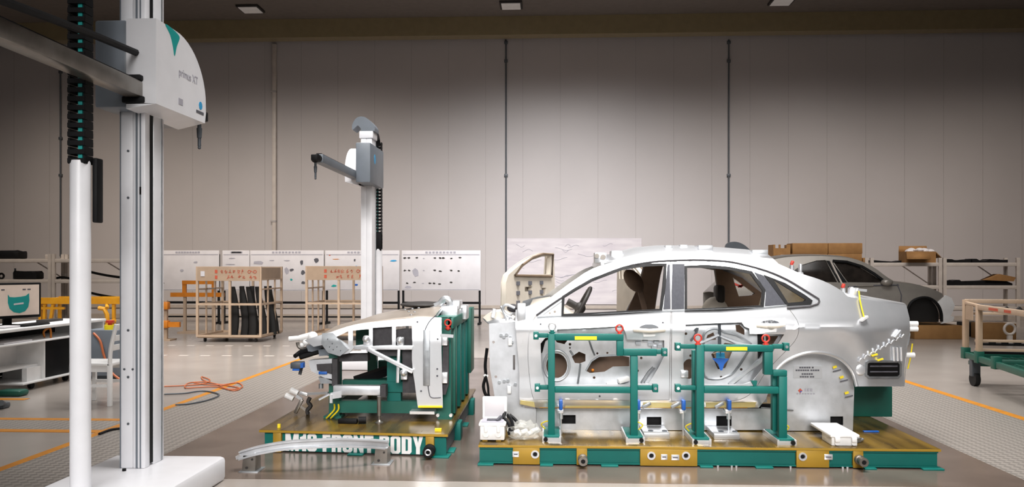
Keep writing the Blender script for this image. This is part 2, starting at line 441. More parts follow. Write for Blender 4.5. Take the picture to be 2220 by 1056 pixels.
for i, (px, z) in enumerate(((140, 1.17), (140, .66))):
    X = PXX(px, LY + .25); p = [(X - .2 + q * .09, LY + .25, z + .03 + .02 * math.sin(q)) for q in range(8)]
    solo(MB().tube(p, .028, 6), 'moulding', 'black', ['short black strip on the middle shelf left of the white tube', 'short black strip on the lower shelf left of the white tube'][i], 'moulding', 'black mouldings on the left shelves')
solo(MB().box(PXX(92, LY), PXX(100, LY), LY + .1, LY + .3, 1.67, 1.78, .01), 'box', 'shelf', 'small grey box on the top left shelf beside the post', 'box')

RY = 20.6
zr = (1.58, 1.02, .5, .12)
xb = [PXX(1560, RY), PXX(1885, RY), PXX(2043, RY), PXX(2212, RY)]
shelf_unit(xb[0], xb[1] - .02, RY, zr, 'grey shelf unit behind the two cars carrying the long cartons', 'right shelves')
shelf_unit(xb[1] + .02, xb[2], RY, zr, 'grey shelf unit beyond the bonnet of the grey car with the open carton on top', 'right shelves')
shelf_unit(xb[2] + .02, xb[3], RY, zr, 'grey shelf unit at the right edge with black parts on its shelves', 'right shelves')
def carton(px0, px1, Y, z0, z1, dep, lab, m='card', group='cardboard cartons'):
    return solo(MB().box(PXX(px0, Y), PXX(px1, Y), Y, Y + dep, z0, z1, .012), 'carton', m, lab, 'box', group)
hz = lambda y: CH + (HY - y) * RY / F
carton(1716, 1794, RY + .02, 1.58, 1.80, .5, 'long low carton under the left one of the two long boxes')
carton(1795, 1869, RY + .02, 1.58, 1.80, .5, 'long low carton under the right one of the two long boxes')
carton(1718, 1795, RY + .02, 1.80, hz(528), .5, 'left one of two long cartons in the upper row above the grey car')
carton(1796, 1870, RY + .02, 1.80, hz(528), .5, 'right one of two long cartons in the upper row above the grey car')
carton(1871, 1877, RY + .02, 1.58, 1.70, .3, 'small carton at the right end of the long cartons')
# slotted carton, at the left of the row
x0, x1 = PXX(1677, RY), PXX(1714, RY)
t = thing('slotted_carton', 'cardboard carton with cut out openings at the left end of the carton row', 'box', ((x0 + x1) / 2, RY + .27, 1.58))
hA = hz(531)
part(panel([(0, 0), (x1 - x0, 0), (x1 - x0, hA - 1.58), (0, hA - 1.58)], [[(.05, .36), (.13, .36), (.13, .5), (.05, .5)], [(.18, .36), (.32, .36), (.32, .5), (.18, .5)], [(.18, .08), (.33, .08), (.33, .2), (.18, .2)]], lambda x, y: Vector((x0 + x, RY + .02, 1.58 + y)), .012, .12), 'front_panel', 'card', t)
part(MB().box(x0, x0 + .012, RY + .03, RY + .5, 1.58, hA).box(x1 - .012, x1, RY + .03, RY + .5, 1.58, hA), 'side_panel', 'card', t)
# open carton
x0, x1 = PXX(1965, RY), PXX(2033, RY)
t = thing('open_carton', 'open cardboard box full of white packing on the right shelf top', 'box', ((x0 + x1) / 2, RY + .3, 1.58))
part(MB().box(x0 + .02, x1 - .02, RY + .05, RY + .5, 1.58, 1.85), 'box_body', 'card', t)
part(MB().add([(x0 + .02, RY + .05, 1.85), (x1 - .2, RY + .05, 1.85), (x1 - .22, RY - .12, 1.66), (x0 - .04, RY - .12, 1.66)], [(0, 1, 2, 3)]), 'flap', 'card', t, solid=.01)
part(MB().add([(x0 + .02, RY + .5, 1.85), (x1 - .02, RY + .5, 1.85), (x1 - .02, RY + .56, 2.0), (x0 + .05, RY + .56, 2.0)], [(0, 1, 2, 3)]), 'flap', 'card', t, solid=.01)
part(MB().add([(x1 - .02, RY + .05, 1.85), (x1 - .02, RY + .5, 1.85), (x1 + .1, RY + .48, 1.7), (x1 + .1, RY + .0, 1.7)], [(0, 1, 2, 3)]), 'flap', 'card', t, solid=.01)
mb = MB()
for k in range(7): mb.ball((x0 + .15 + .085 * k, RY + .2 + .07 * (k % 3), 1.86 + .03 * (k % 2)), .1, .12, .06, 8)
part(mb, 'packing', 'paper', t)
# black parts on the right-hand shelves
def junk(X0, X1, Y, z, n, h, lab, seed):
    rn = random.Random(seed); mb = MB(); pts = []
    k = n; xs = [X0 + (X1 - X0) * i / k for i in range(k + 1)]
    top = [(x, Y, z + h * rn.uniform(.35, 1)) for x in xs]
    z += .001; mb.prism([(X0, Y, z), *top, (X1, Y, z)], (0, .35, 0))
    return solo(mb, 'trim_part', 'black', lab, 'car part', 'black trim parts on the right shelves')
junk(PXX(2052, RY), PXX(2110, RY), RY + .1, 1.58, 7, .1, 'ragged low black trim on the right shelf top, left piece', 1)
junk(PXX(2112, RY), PXX(2190, RY), RY + .1, 1.58, 8, .1, 'ragged low black trim on the right shelf top, right piece', 2)
junk(PXX(2052, RY), PXX(2098, RY), RY + .05, 1.02, 6, .18, 'thick black trim on the middle right shelf next to the post', 3)
junk(PXX(2100, RY), PXX(2200, RY), RY + .1, 1.02, 6, .13, 'long black trim on the middle right shelf', 5)
junk(PXX(1890, RY), PXX(1962, RY), RY + .2, 1.58, 5, .07, 'flat black trim on the shelf top left of the open carton', 6)
solo(MB().prism([(PXX(2140, RY), RY + .05, 1.15), (PXX(2170, RY), RY + .05, 1.3), (PXX(2210, RY) - .05, RY + .05, 1.22), (PXX(2205, RY) - .05, RY + .05, 1.12)], (0, .3, 0)), 'folded_carton', 'card', 'folded flap of brown carton lying on the black trim, middle right shelf', 'box')
# dark curved piece standing on the shelf top behind the roof
mb = MB().prism(spline([P(1572, 552, RY + .2), P(1575, 530, RY + .2), P(1592, 524, RY + .2), P(1612, 530, RY + .2), P(1630, 546, RY + .2), P(1634, 556, RY + .2)], 4), (0, .12, 0))
solo(mb, 'curved_cover', 'greyd', 'dark curved cover standing on the shelf, peeping over the silver car roof', 'cover')

# ---------------------------------------------------------------- poster boards
PY = 21.0
def poster(px0, px1, y0, y1, lab, marks, seed, Y=PY):
    a = P(px0, y0, Y); b = P(px1, y1, Y); rn = random.Random(seed)
    t = thing('poster_board', lab, 'poster board', ((a.x + b.x) / 2, Y, 0), 'white poster boards')
    part(MB().box(a.x, b.x, Y, Y + .03, b.z, a.z, .006), 'board', 'paper', t)
    part(MB().box(a.x + .03, b.x - .03, Y - .004, Y, a.z - .12, a.z - .1).box(a.x + .03, b.x - .03, Y - .004, Y, b.z + .02, b.z + .03), 'ruled_line', 'inkl', t)
    mb = MB(); n = 9
    for k in range(n):
        x = a.x + (b.x - a.x) * (.3 + .4 * k / n); mb.box(x, x + .06, Y - .005, Y, a.z - .075, a.z - .03)
    part(mb, 'title_lettering', 'inkl', t)
    by = {}
    for (fx, fy, w_, h_, m) in marks:
        cx, cz = a.x + (b.x - a.x) * fx, a.z + (b.z - a.z) * fy
        q = by.setdefault(m, MB()); pts = []
        for i in range(7):
            r = rn.uniform(.4, .75); pts.append((cx + w_ * r * math.cos(i * .9) * .5, Y - .005, cz + h_ * r * math.sin(i * .9) * .5))
        q.prism(pts, (0, .005, 0))
    for m, q in by.items(): part(q, 'printed_figure', m, t)
    for x in (a.x + .03, b.x - .03): part(MB().box(x - .025, x + .025, Y + .03, Y + .08, 0, a.z - .1), 'leg', 'black', t)
    part(MB().box(a.x, b.x, Y + .035, Y + .075, .52, .58), 'crossbar', 'black', t)
    part(MB().box(a.x, b.x, Y + .035, Y + .075, .16, .2), 'crossbar', 'black', t)
    for x in (a.x + .03, b.x - .03): part(MB().box(x - .03, x + .03, Y - .25, Y + .3, 0, .05), 'foot', 'black', t)
    return t
mk = [(.08, .3, .14, .07, 'ink'), (.08, .55, .14, .07, 'ink'), (.1, .82, .14, .07, 'ink'), (.62, .3, .2, .1, 'inkl'), (.4, .5, .2, .14, 'inkl'), (.7, .72, .3, .12, 'inkl')]
poster(340, 475, 543, 630, 'white poster board partly behind the near measuring column', mk, 1)
mk = [(.1, .45, .12, .16, 'ink'), (.3, .35, .5, .05, 'inkl'), (.35, .2, .3, .05, 'inkl'), (.6, .5, .3, .2, 'inkl')]
poster(482, 541, 543, 630, 'narrow white poster board above the sign of the left cage', mk, 2)
mk = [(.3, .25, .25, .05, 'inkl'), (.5, .25, .25, .05, 'inkl'), (.5, .5, .2, .3, 'inkl'), (.7, .3, .18, .2, 'ink'), (.9, .25, .2, .2, 'ink'), (.56, .48, .2, .12, 'ink'), (.56, .72, .12, .1, 'teal'), (.72, .55, .16, .2, 'ink'), (.72, .8, .16, .12, 'ink'), (.12, .3, .4, .2, 'inkl')]
poster(542, 702, 543, 631, 'wide white poster board behind the left cage with blocks of text', mk, 3)
mk = [(.06, .12, .1, .05, 'redink'), (.14, .22, .3, .04, 'orangep'), (.4, .25, .08, .12, 'ink'), (.42, .4, .1, .06, 'bluel'), (.12, .88, .24, .1, 'teal'), (.42, .86, .16, .08, 'blue'), (.92, .26, .3, .1, 'bluel'), (.3, .5, .8, .03, 'inkl'), (.7, .55, .5, .2, 'inkl')]
poster(705, 866, 543, 630, 'white poster board behind the far measuring column', mk, 4)
mk = []
for fx, fy in ((.04, .19), (.09, .19), (.19, .18), (.42, .19), (.49, .19), (.53, .19), (.63, .2), (.74, .18), (.04, .5), (.09, .5), (.42, .5), (.49, .52), (.63, .5), (.72, .51), (.07, .82), (.16, .8), (.36, .82), (.41, .82), (.48, .84), (.63, .8)):
    mk.append((fx, fy, .13, .07, 'dark'))
mk += [(.18, .55, .3, .34, 'inkl'), (.08, .92, .3, .12, 'inkl'), (.27, .82, .1, .04, 'inkl'), (.28, .2, .08, .04, 'inkl'), (.28, .5, .08, .04, 'inkl')]
poster(871, 1042, 543, 630, 'white poster board covered in rows of small dark pictures, next to the bare wall', mk, 5)

# ---------------------------------------------------------------- beige cage trolleys
def cage(px0, px1, pxb, y0, yb, D0, lab, glyph, seed):
    """front face from px0 to px1, side running back to pxb; floor line yb"""
    rn = random.Random(seed)
    Y0 = G((px0 + px1) / 2, yb).y; zt = P(px0, y0, Y0).z; z0 = .1
    x0, x1 = PXX(px0, Y0), PXX(px1, Y0); Y1 = Y0 + D0
    t = thing('cage_trolley', lab, 'trolley', ((x0 + x1) / 2, (Y0 + Y1) / 2, 0), 'beige cage trolleys')
    xm = (x0 + x1) / 2 + .02
    for x, y in ((x0, Y0), (x1, Y0), (x0, Y1), (x1, Y1), (xm, Y0), (xm, Y1)): part(MB().box(x - .022, x + .022, y - .022, y + .022, z0, zt if x != xm else zt - .26), 'post', 'beige', t)
    for y in (Y0 + D0 / 3, Y0 + 2 * D0 / 3):
        for x in (x1, x0): part(MB().box(x - .015, x + .015, y - .015, y + .015, z0, zt - .25), 'post', 'beige', t)
    for z in (z0 + .02, z0 + .64):
        for y in (Y0, Y1): part(MB().box(x0, x1, y - .02, y + .02, z - .02, z + .02), 'rail', 'beige', t)
        for x in (x0, x1): part(MB().box(x - .02, x + .02, Y0, Y1, z - .02, z + .02), 'rail', 'beige', t)
    for x in (x0, x1):
        part(MB().box(x - .015, x + .015, Y0, Y1, zt - .27, zt - .24).box(x - .015, x + .015, Y0, Y1, zt - .46, zt - .43), 'rail', 'beige', t)
        part(MB().box(x - .012, x + .012, Y0 + .05, Y1 - .1, zt - .24, zt - .02), 'side_plate', 'beigesign', t)
    part(MB().box(x0, x1, Y0, Y1, z0 - .02, z0), 'floor_tray', 'beigesign', t)
    for y in (Y0, Y1): part(MB().box(x0 - .01, x1 + .01, y - .02, y + .02, zt - .03, zt), 'rail', 'beige', t)
    sg = part(MB().box(x0 + .01, x1 - .01, Y0 - .03, Y0 - .015, zt - .28, zt - .01), 'sign_board', 'beigesign', t)
    L = x1 - x0
    lab_ = part(MB().box(x0 + .08, x0 + .16, Y0 - .04, Y0 - .03, zt - .19, zt - .09), 'paper_label', 'paper', sg) if glyph else None
    mb = MB()   # two rows of red characters, as strokes
    for row, zz in enumerate((zt - .1, zt - .21)):
        X = x0 + .3 * L
        mb.box(X - .015, X + .035, Y0 - .035, Y0 - .029, zz - .03, zz + .035)
        cols = [.4, .46, .52, .58, .66, .72] if row == 0 else [.5, .56, .68, .74, .86, .92]
        for f in cols:
            cx = x0 + f * L
            for s_ in range(5):
                a = rn.choice((0, 0, 1, 1, 2)); ox, oz = rn.uniform(-.018, .018), rn.uniform(-.025, .025)
                d = {0: (.022, 0), 1: (0, .022), 2: (.015, .018)}[a]
                mb.bar((cx + ox - d[0], Y0 - .032, zz + oz - d[1]), (cx + ox + d[0], Y0 - .032, zz + oz + d[1]), .006, .006)
    zz = zt - .1
    mb.ring((x0 + .83 * L, Y0 - .032, zz), .03, .006, 'y', 6); mb.ring((x0 + .92 * L, Y0 - .032, zz), .03, .006, 'y', 6)
    mb.bar((x0 + .83 * L, Y0 - .032, zz + .03), (x0 + .92 * L, Y0 - .032, zz - .03), .006)
    part(mb, 'red_lettering', 'redink', sg)
    for x, y in ((x0 + .12, Y0 + .08), (x1 - .12, Y0 + .08), (x0 + .12, Y1 - .08), (x1 - .12, Y1 - .08)):
        cs = part(MB().box(x - .02, x + .02, y - .03, y + .03, .07, .1), 'caster', 'greyd', t)
        part(MB().cyl((x - .015, y, .045), (x + .015, y, .045), .045), 'wheel', 'rubber', cs)
    return t, x0, x1, Y0, Y1, zt
t, x0, x1, Y0, Y1, zt = cage(428, 565, 625, 578, 742, 1.25, 'beige steel cage trolley holding black bumper parts, left of the two', True, 3)
for k, (fx, fy) in enumerate(((.46, .25), (.6, .3), (.74, .25), (.88, .3), (.95, .55), (.93, .75), (.53, .6), (.68, .62))):
    X = x0 + (x1 - x0) * fx; Y = Y0 + (Y1 - Y0) * fy
    prof = [(X + .1 * math.sin(q * .55 + k * .4) * .5 + .0, Y + .06 * math.cos(q * .5), z) for q, z in enumerate((.1, .3, .5, .7, .9, 1.08))]
    mb = MB(); rad = (.105, .105, .10, .09, .075, .06)
    rows = []
    for (px_, py_, pz_), r in zip(prof, rad): rows.append([Vector((px_ + r * math.cos(a * math.pi / 5) * .8, py_ + r * math.sin(a * math.pi / 5) * .6, pz_)) for a in range(11)])
    mb.grid(rows).add([r for r in rows[-1][:-1]], [list(range(10))]).add([r for r in rows[0][:-1]], [list(range(10))])
    solo(mb, 'bumper_part', 'rubber', ['standing dark bumper part in the left cage, nearest the middle post', 'standing dark bumper part in the left cage, second from the middle post', 'standing dark bumper part in the left cage, third from the middle post',
          'standing dark bumper part in the left cage, against the right front post', 'standing dark bumper part by the right side of the left cage', 'standing dark bumper part in the back right corner of the left cage', 'standing dark bumper part in the second row of the left cage, left one', 'standing dark bumper part in the second row of the left cage, right one'][k], 'car part', 'dark parts in the left cage')
cage(665, 800, 865, 577, 738, 1.25, 'beige steel cage trolley standing behind the far measuring column, right of the two', False, 9)

# ---------------------------------------------------------------- orange things behind the near column
Y = 18.0
def xf0(mb, d): mb.v = [v + Vector(d) for v in mb.v]; return mb
t = thing('orange_barrier', 'orange frame barrier beside the left cage trolley', 'barrier', (PXX(430, Y), Y, 0))
q = lambda x0, y0, x1, y1: MB().box(PXX(x0, Y), PXX(x1, Y), Y, Y + .05, P(0, y1, Y).z, P(0, y0, Y).z)
for bi, bx in enumerate(((395, 608, 403, 640), (459, 608, 467, 640), (395, 608, 467, 616), (370, 634, 486, 643))): part(xf0(q(*bx), (0, -.006 * bi, 0)), 'bar', 'orangep', t)
part(MB().box(PXX(400, Y) - .03, PXX(400, Y) + .03, Y, Y + .05, 0, P(0, 643, Y).z).box(PXX(462, Y) - .03, PXX(462, Y) + .03, Y, Y + .05, 0, P(0, 643, Y).z), 'leg', 'beigesign', t)
part(MB().box(PXX(395, Y), PXX(467, Y), Y - .25, Y + .3, 0, .04), 'foot', 'beigesign', t)
b = G(360, 738); Y = b.y
t = thing('orange_stand', 'beige post with orange clamps on the floor beside the near measuring column', 'stand', (b.x, Y, 0))
part(MB().box(b.x - .03, b.x + .03, Y - .03, Y + .03, 0, .8), 'post', 'beigesign', t); part(MB().box(b.x - .15, b.x + .15, Y - .15, Y + .15, 0, .03), 'base', 'beigesign', t)
for z in (.62, .25): part(MB().box(b.x - .09, b.x + .07, Y - .09, Y + .05, z, z + .15, .02).box(b.x + .0, b.x + .25 * (z < .5) + .05, Y - .06, Y, z + .02, z + .12), 'clamp', 'orangep', t)

# ---------------------------------------------------------------- measuring columns (two, facing each other)
def measuring_column(name, lab, loc, rotz, chain_top, tube_top, col_top, dz, arm_back, arm_front, hood, base):
    t = thing(name, lab, 'measuring machine', loc, 'measuring columns', rotz)
    L = dict(local=True)
    c = part(MB().box(-.08, .0, -.13, .13, .165, col_top, .006).box(.0, .08, -.13, -.065, .165, col_top, .006).box(.0, .06, -.08, .03, .165, col_top).box(.0, .08, -.012, .13, .165, col_top, .006), 'column', 'white', t, **L)
    part(MB().box(.05, .074, -.066, -.011, .18, col_top - .02), 'guide_slot', 'black', c, **L)
    part(MB().box(.066, .084, .085, .1, .17, col_top - .02).box(-.085, -.079, -.12, -.105, .17, col_top - .02), 'guide_rail', 'alud', c, **L)
    part(MB().box(-.084, -.078, -.134, -.115, .165, col_top).box(.02, .032, -.134, -.128, .165, col_top).box(.046, .054, -.134, -.128, .165, col_top), 'edge_strip', 'grey', c, **L)
    mb = MB()
    for z in (.45, .75, 1.05, 1.9, 2.2): mb.cyl((-.03, -.1345, z), (-.03, -.129, z), .008)
    for x in (-.055, .0): mb.cyl((x, -.1345, .8), (x, -.129, .8), .007)
    part(mb, 'screw', 'greyd', c, **L)
    mb = MB().box(.045, .055, -.134, -.126, 1.92, 1.97); part(mb, 'tag', 'dark', c, **L)
    if base:
        part(MB().box(-.32, .46, -1.4, .25, 0, .165, .03), 'base', 'white', t, **L)
        part(MB().box(-.56, -.36, -1.5, -.45, 0, .12, .04), 'base_foot', 'white', t, **L)
        part(MB().cyl((-.02, -.2, .165), (-.02, -.2, .18), .012), 'screw', 'black', t, **L)
    else: part(MB().box(-.32, .46, -.9, .25, 0, .165, .03), 'base', 'white', t, **L)
    part(MB().lathe((.0, -.72, 0), [(.055, .0 if not base else .165), (.055, tube_top - .02), (.052, tube_top)], n=28), 'chain_tube', 'white', t, **L)
    # energy chain
    mb = MB(); z = tube_top - (.45 if base else .1)
    if True:
        z = tube_top - .02
        while z < chain_top:
            for x in (-.05, .04): mb.box(x, x + .012, -.76, -.68, z, z + .046)
            mb.box(-.05, .05, -.765, -.75, z + .004, z + .03).box(-.05, .05, -.69, -.675, z + .004, z + .03); z += .05
    ch = part(mb, 'energy_chain', 'black', t, **L)
    part(MB().box(.004, .028, -.75, -.705, tube_top, chain_top - .02), 'chain_cable', 'teal', ch, **L)
    if base: part(MB().box(.055, .085, -.70, -.63, tube_top - .35, tube_top + .02, .008), 'chain_end', 'black', ch, **L)
    else: part(MB().box(-.05, .05, -.77, -.67, tube_top - .03, tube_top + .24, .015), 'chain_end', 'black', ch, **L)
    # carriage and housing
    hd = part(MB().box(-.165, .038, -.285, .62 if hood else .5, 2.45 + dz, 2.995 + dz, .015), 'carriage', 'grey', t, **L)
    prof = [(-.29, 2.47), (.435, 2.475), (.452, 2.55)] + [( -.02 + .472 * math.cos(a), 2.60 + .40 * math.sin(a)) for a in [i * math.pi / 2 / 12 for i in range(1, 12)]] + [(-.05, 3.0), (-.29, 3.0)]
    front = [Vector((.23, y, z + dz)) for y, z in prof]; mid = [Vector((.18, y, z + dz)) for y, z in prof]
    hs = MB().prism(front, (-.19, 0, 0))
    hs.add([(.04, -.29, 2.44 + dz), (.23, -.29, 2.47 + dz), (.23, .43, 2.475 + dz), (.04, .43, 2.43 + dz), (.04, -.29, 2.48 + dz), (.04, .43, 2.49 + dz)], [(0, 1, 2, 3), (0, 4, 1), (3, 2, 5)])
    hb = part(hs, 'housing', 'white', t, **L)
    tri = [Vector((.2325, y, z + dz)) for y, z in spline([(-.17, 3.0), (-.05, 2.995), (.02, 2.98), (.03, 2.96), (-.01, 2.9), (-.04, 2.83), (-.06, 2.88), (-.1, 2.95)], 3, True)]
    part(MB().prism(tri, (-.004, 0, 0)), 'teal_flash', 'teal', hb, **L)
    part(place(text_mesh('primus XT', .075, .9, 0, .001), (.2315, .02, 2.72 + dz), (0, 1, 0), (0, 0, 1)), 'lettering', 'inkl', hb, **L)
    part(MB().box(.229, .2325, .02, .08, 2.53 + dz, 2.57 + dz), 'label', 'inkl', hb, **L)
    lg = MB().prism([Vector((.2325, y, z + dz)) for y, z in circle(.36, 2.585, .028, 10)], (-.004, 0, 0)); part(lg, 'logo', 'bluel', hb, **L)
    part(MB().box(.229, .2322, .29, .41, 2.525 + dz, 2.545 + dz), 'logo_lettering', 'ink', hb, **L)
    if hood: part(MB().prism([Vector((-.168, y, z + dz)) for y, z in circle(.33, 2.8, .05, 12, .07)], (.004, 0, 0)), 'badge', 'bluel', hd, **L)
    # horizontal arm
    x = .09; z = 2.56 + dz
    am = part(MB().box(x - .055, x + .055, arm_back, arm_front, z - .05, z + .05, .012), 'arm', 'steel' if not hood else 'grey', t, **L)
    part(MB().box(x - .03, x + .03, arm_back, arm_front - .02, z + .05, z + .062), 'arm_rail', 'black', am, **L)
    mb = MB(); y = arm_back + .1
    while y < min(arm_front - .1, -.4): mb.cyl((x + .0, y, z + .062), (x, y, z + .07), .012); y += .22
    if len(mb.v): part(mb, 'rail_screw', 'alu', am, **L)
    part(MB().box(x - .07, x + .07, -.31, -.285, z - .085, z - .045, .008).box(x - .06, x + .06, -.33, -.285, z + .05, z + .085, .008), 'arm_wiper', 'black', hb, **L)
    if not hood:
        part(MB().tube([(.1, -.27, 2.79 + dz), (.14, -.8, 2.745), (.17, -1.28, 2.70), (.2, -1.9, 2.64), (.24, -2.7, 2.56)], .022, 8), 'hose', 'black', hb, **L)
    yb = arm_front
    x += .03 if not hood else 0
    pr = part(MB().ball((x + .02, yb + .06, z - .01), .05).cyl((x, yb - .02, z), (x, yb + .06, z), .045).box(x - .03, x + .05, yb + .03, yb + .14, z - .04, z + .03, .01), 'probe_head', 'black', am, **L)
    part(MB().cyl((x + .02, yb + .05, z - .04), (x + .02, yb + .05, z - .1), .014).cyl((x + .02, yb + .05, z - .1), (x + .02, yb + .05, z - .17), .02, .016).cyl((x + .02, yb + .05, z - .17), (x + .02, yb + .05, z - .23), .012).ball((x + .02, yb + .05, z - .24), .013, n=8), 'stylus', 'greyd', pr, **L)
    if hood:
        part(MB().box(-.1, .1, -.15, .15, col_top, col_top + .1, .01), 'column_cap', 'white', t, **L)
        pf = [(-.12, 0), (-.12, .06), (-.07, .13), (.0, .19), (.08, .21), (.15, .18), (.2, .1), (.2, .02), (.16, .05), (.12, .08), (.08, .04), (.08, 0)]
        part(MB().prism([Vector((x_, -.14, col_top + .1 + z_)) for x_, z_ in spline(pf, 3)], (0, .28, 0)), 'chain_hood', 'grey', t, **L)
        part(MB().tube([(.02, -.70, chain_top - .05), (.02, -.68, chain_top + .05), (.0, -.5, chain_top + .1), (0, -.3, chain_top + .02), (0, -.2, chain_top - .1)], .05, 8), 'hose', 'black', t, **L)
    return t
measuring_column('measuring_column', 'tall white and grey measuring column in the left foreground, arm reaching towards the viewer', (-2.665, 5.28, 0), 0, 3.55, 2.06, 3.6, 0, -3.3, .5, False, True)
measuring_column('measuring_column', 'white measuring column with grey head standing beyond the silver front body', (-2.60, 11.73, 0), math.pi, 3.36, 1.74, 3.30, .17, -.55, 2.25, True, False)

# ---------------------------------------------------------------- desk, monitor, chair on the left
DX = -6.12; DY0, DY1 = 8.3, 11.1
t = thing('computer_desk', 'white computer desk with open cable bay at the left edge', 'desk', (DX - .35, (DY0 + DY1) / 2, 0))
part(MB().box(DX - .75, DX, DY0, DY1, .715, .75, .006), 'desk_top', 'boxwhite', t)
part(MB().box(DX - .6, DX + .02, DY0 + .55, DY1 - .25, .56, .58, .004), 'keyboard_tray', 'boxwhite', t)
part(MB().box(DX - .72, DX - .03, DY0, DY0 + .03, .1, .715), 'side_panel', 'boxwhite', t)
part(MB().box(DX - .72, DX - .03, DY1 - .03, DY1, .1, .715), 'side_panel', 'boxwhite', t)
part(MB().box(DX - .55, DX - .03, 9.74, 9.77, .1, .56), 'divider', 'boxwhite', t)
part(MB().box(DX - .4, DX - .37, DY0 + .03, 9.74, .28, .56), 'modesty_panel', 'boxwhite', t)
part(MB().box(DX - .6, DX - .1, DY0 + .03, 9.74, .26, .285), 'foot_shelf', 'boxwhite', t)
part(MB().box(DX - .12, DX - .06, 9.46, 9.74, .1, .26), 'apron', 'boxwhite', t)
part(MB().box(DX - .7, DX + .0, 9.3, DY1, .08, .1, .004), 'bottom_board', 'boxwhite', t)
part(MB().box(DX - .73, DX - .71, DY0, DY1, .1, .715), 'back_panel', 'black', t)  # black colour stands in for the shade inside the open desk
for x, y in ((DX - .1, 9.6), (DX - .1, 10.3), (DX - .1, 10.95), (DX - .6, 9.6), (DX - .6, 10.9)):
    part(MB().cyl((x - .02, y, .04), (x + .02, y, .04), .04).box(x - .01, x + .01, y - .01, y + .01, .04, .08), 'caster', 'black', t)
solo(MB().box(DX - .6, DX - .06, 9.8, 10.32, .1, .55, .01), 'computer_tower', 'black', 'black computer tower under the white desk', 'computer')
# curved white bracket beside the tower
pts = [(DX - .05, 10.78, .1), (DX - .05, 10.80, .25), (DX - .05, 10.88, .3), (DX - .05, 10.86, .36), (DX - .05, 10.78, .42), (DX - .05, 10.77, .54), (DX - .05, 10.84, .555), (DX - .05, 11.06, .555)]
part(MB().tube(spline(pts, 4), .012, 8), 'curved_bracket', 'boxwhite', t)
# monitor
ang = math.radians(66); mx, my = DX - .38, 9.6
ux = Vector((math.cos(ang), math.sin(ang), 0)); uz = Vector((0, 0, 1)); un = ux.cross(uz)   # un points to the viewer side
a = P(-20, 700, 9.35); 
t = thing('monitor', 'black computer monitor showing a teal shape on the white desk', 'monitor', (mx, my, .75))
def mbox(u0, u1, z0, z1, n0, n1, bev=0):
    m_ = MB().box(u0, u1, n0, n1, z0, z1, bev); o = Vector((mx, my, 0)); m_.v = [o + ux * v.x - un * (-v.y) + uz * v.z if False else o + ux * v.x + un * v.y + uz * v.z for v in m_.v]; return m_
part(mbox(-.4, .4, .84, 1.27, -.03, .02, .01), 'bezel', 'black', t)
part(mbox(-.37, .37, .875, 1.245, .02, .023), 'screen', 'screen', t)
def mshape(pts, n0=.023, n1=.026):
    o = Vector((mx, my, 0)); return MB().prism([o + ux * u + un * n0 + uz * z for u, z in pts], un * (n1 - n0))
sh = [(-.02, 1.13), (.0, 1.10), (.06, 1.095), (.14, 1.1), (.2, 1.11), (.24, 1.14), (.245, 1.05), (.23, .97), (.19, .92), (.12, .90), (.05, .915), (.0, .96), (-.02, 1.03)]
part(mshape(sh), 'screen_logo', 'teal', t)
part(mshape([(.05, 1.0), (.17, 1.01), (.17, 1.03), (.05, 1.02)], .026, .028), 'screen_text', 'paper', t)
mb = MB()
for u in (-.2, -.1, .16, .22): mb.v += []; mb.add(*(lambda q: (q.v, q.f))(mshape([(u, 1.18), (u + .04, 1.18), (u + .04, 1.195), (u, 1.195)])))
part(mb, 'screen_icon', 'ink', t)
part(mbox(-.05, .05, .76, .86, -.04, -.01).add(*(lambda q: (q.v, q.f))(mbox(-.14, .14, .75, .765, -.12, .1, .005))), 'stand', 'black', t)
def deskbox(px, py, w_, d_, h_, name, m, lab, cat):
    g = G(px, py, .75); return solo(MB().box(g.x - w_ / 2, g.x + w_ / 2, g.y - d_ / 2, g.y + d_ / 2, .75, .75 + h_, .006), name, m, lab, cat)
deskbox(66, 706, .18, .5, .025, 'keyboard', 'black', 'black keyboard lying on the white desk before the monitor', 'keyboard')
deskbox(108, 697, .15, .35, .03, 'notebook', 'dark', 'dark flat notebook on the white desk right of the keyboard', 'notebook')
deskbox(10, 711, .2, .3, .02, 'paper_stack', 'paper', 'stack of white papers on the desk at the left edge of the picture', 'papers')
solo(MB().box(DX - .25, DX - .02, 9.0, 9.5, .58, .6), 'paper_stack', 'paper', 'white papers on the keyboard tray of the desk', 'papers')
solo(MB().tube(spline([(DX - .06, 9.93, .58), (DX - .06, 9.93, .66), (DX - .1, 9.96, .70), (DX - .15, 9.93, .66), (DX - .12, 9.9, .592)], 4), .012, 6), 'orange_clip', 'orangep', 'small orange clip on the keyboard tray of the desk', 'clip')
# foot pedal and black gadget on the floor
g = G(28, 858); solo(MB().box(g.x - .14, g.x + .14, g.y - .09, g.y + .09, 0, .07, .03), 'foot_pedal', 'trolleyg', 'dark green foot pedal on the floor under the desk', 'pedal')
g = G(4, 885); solo(MB().box(g.x - .12, g.x + .06, g.y - .06, g.y + .06, 0, .06, .02).cyl((g.x + .03, g.y - .03, .05), (g.x + .06, g.y - .1, .07), .03), 'power_strip', 'greyd', 'grey plug block on the floor at the left edge', 'plug')
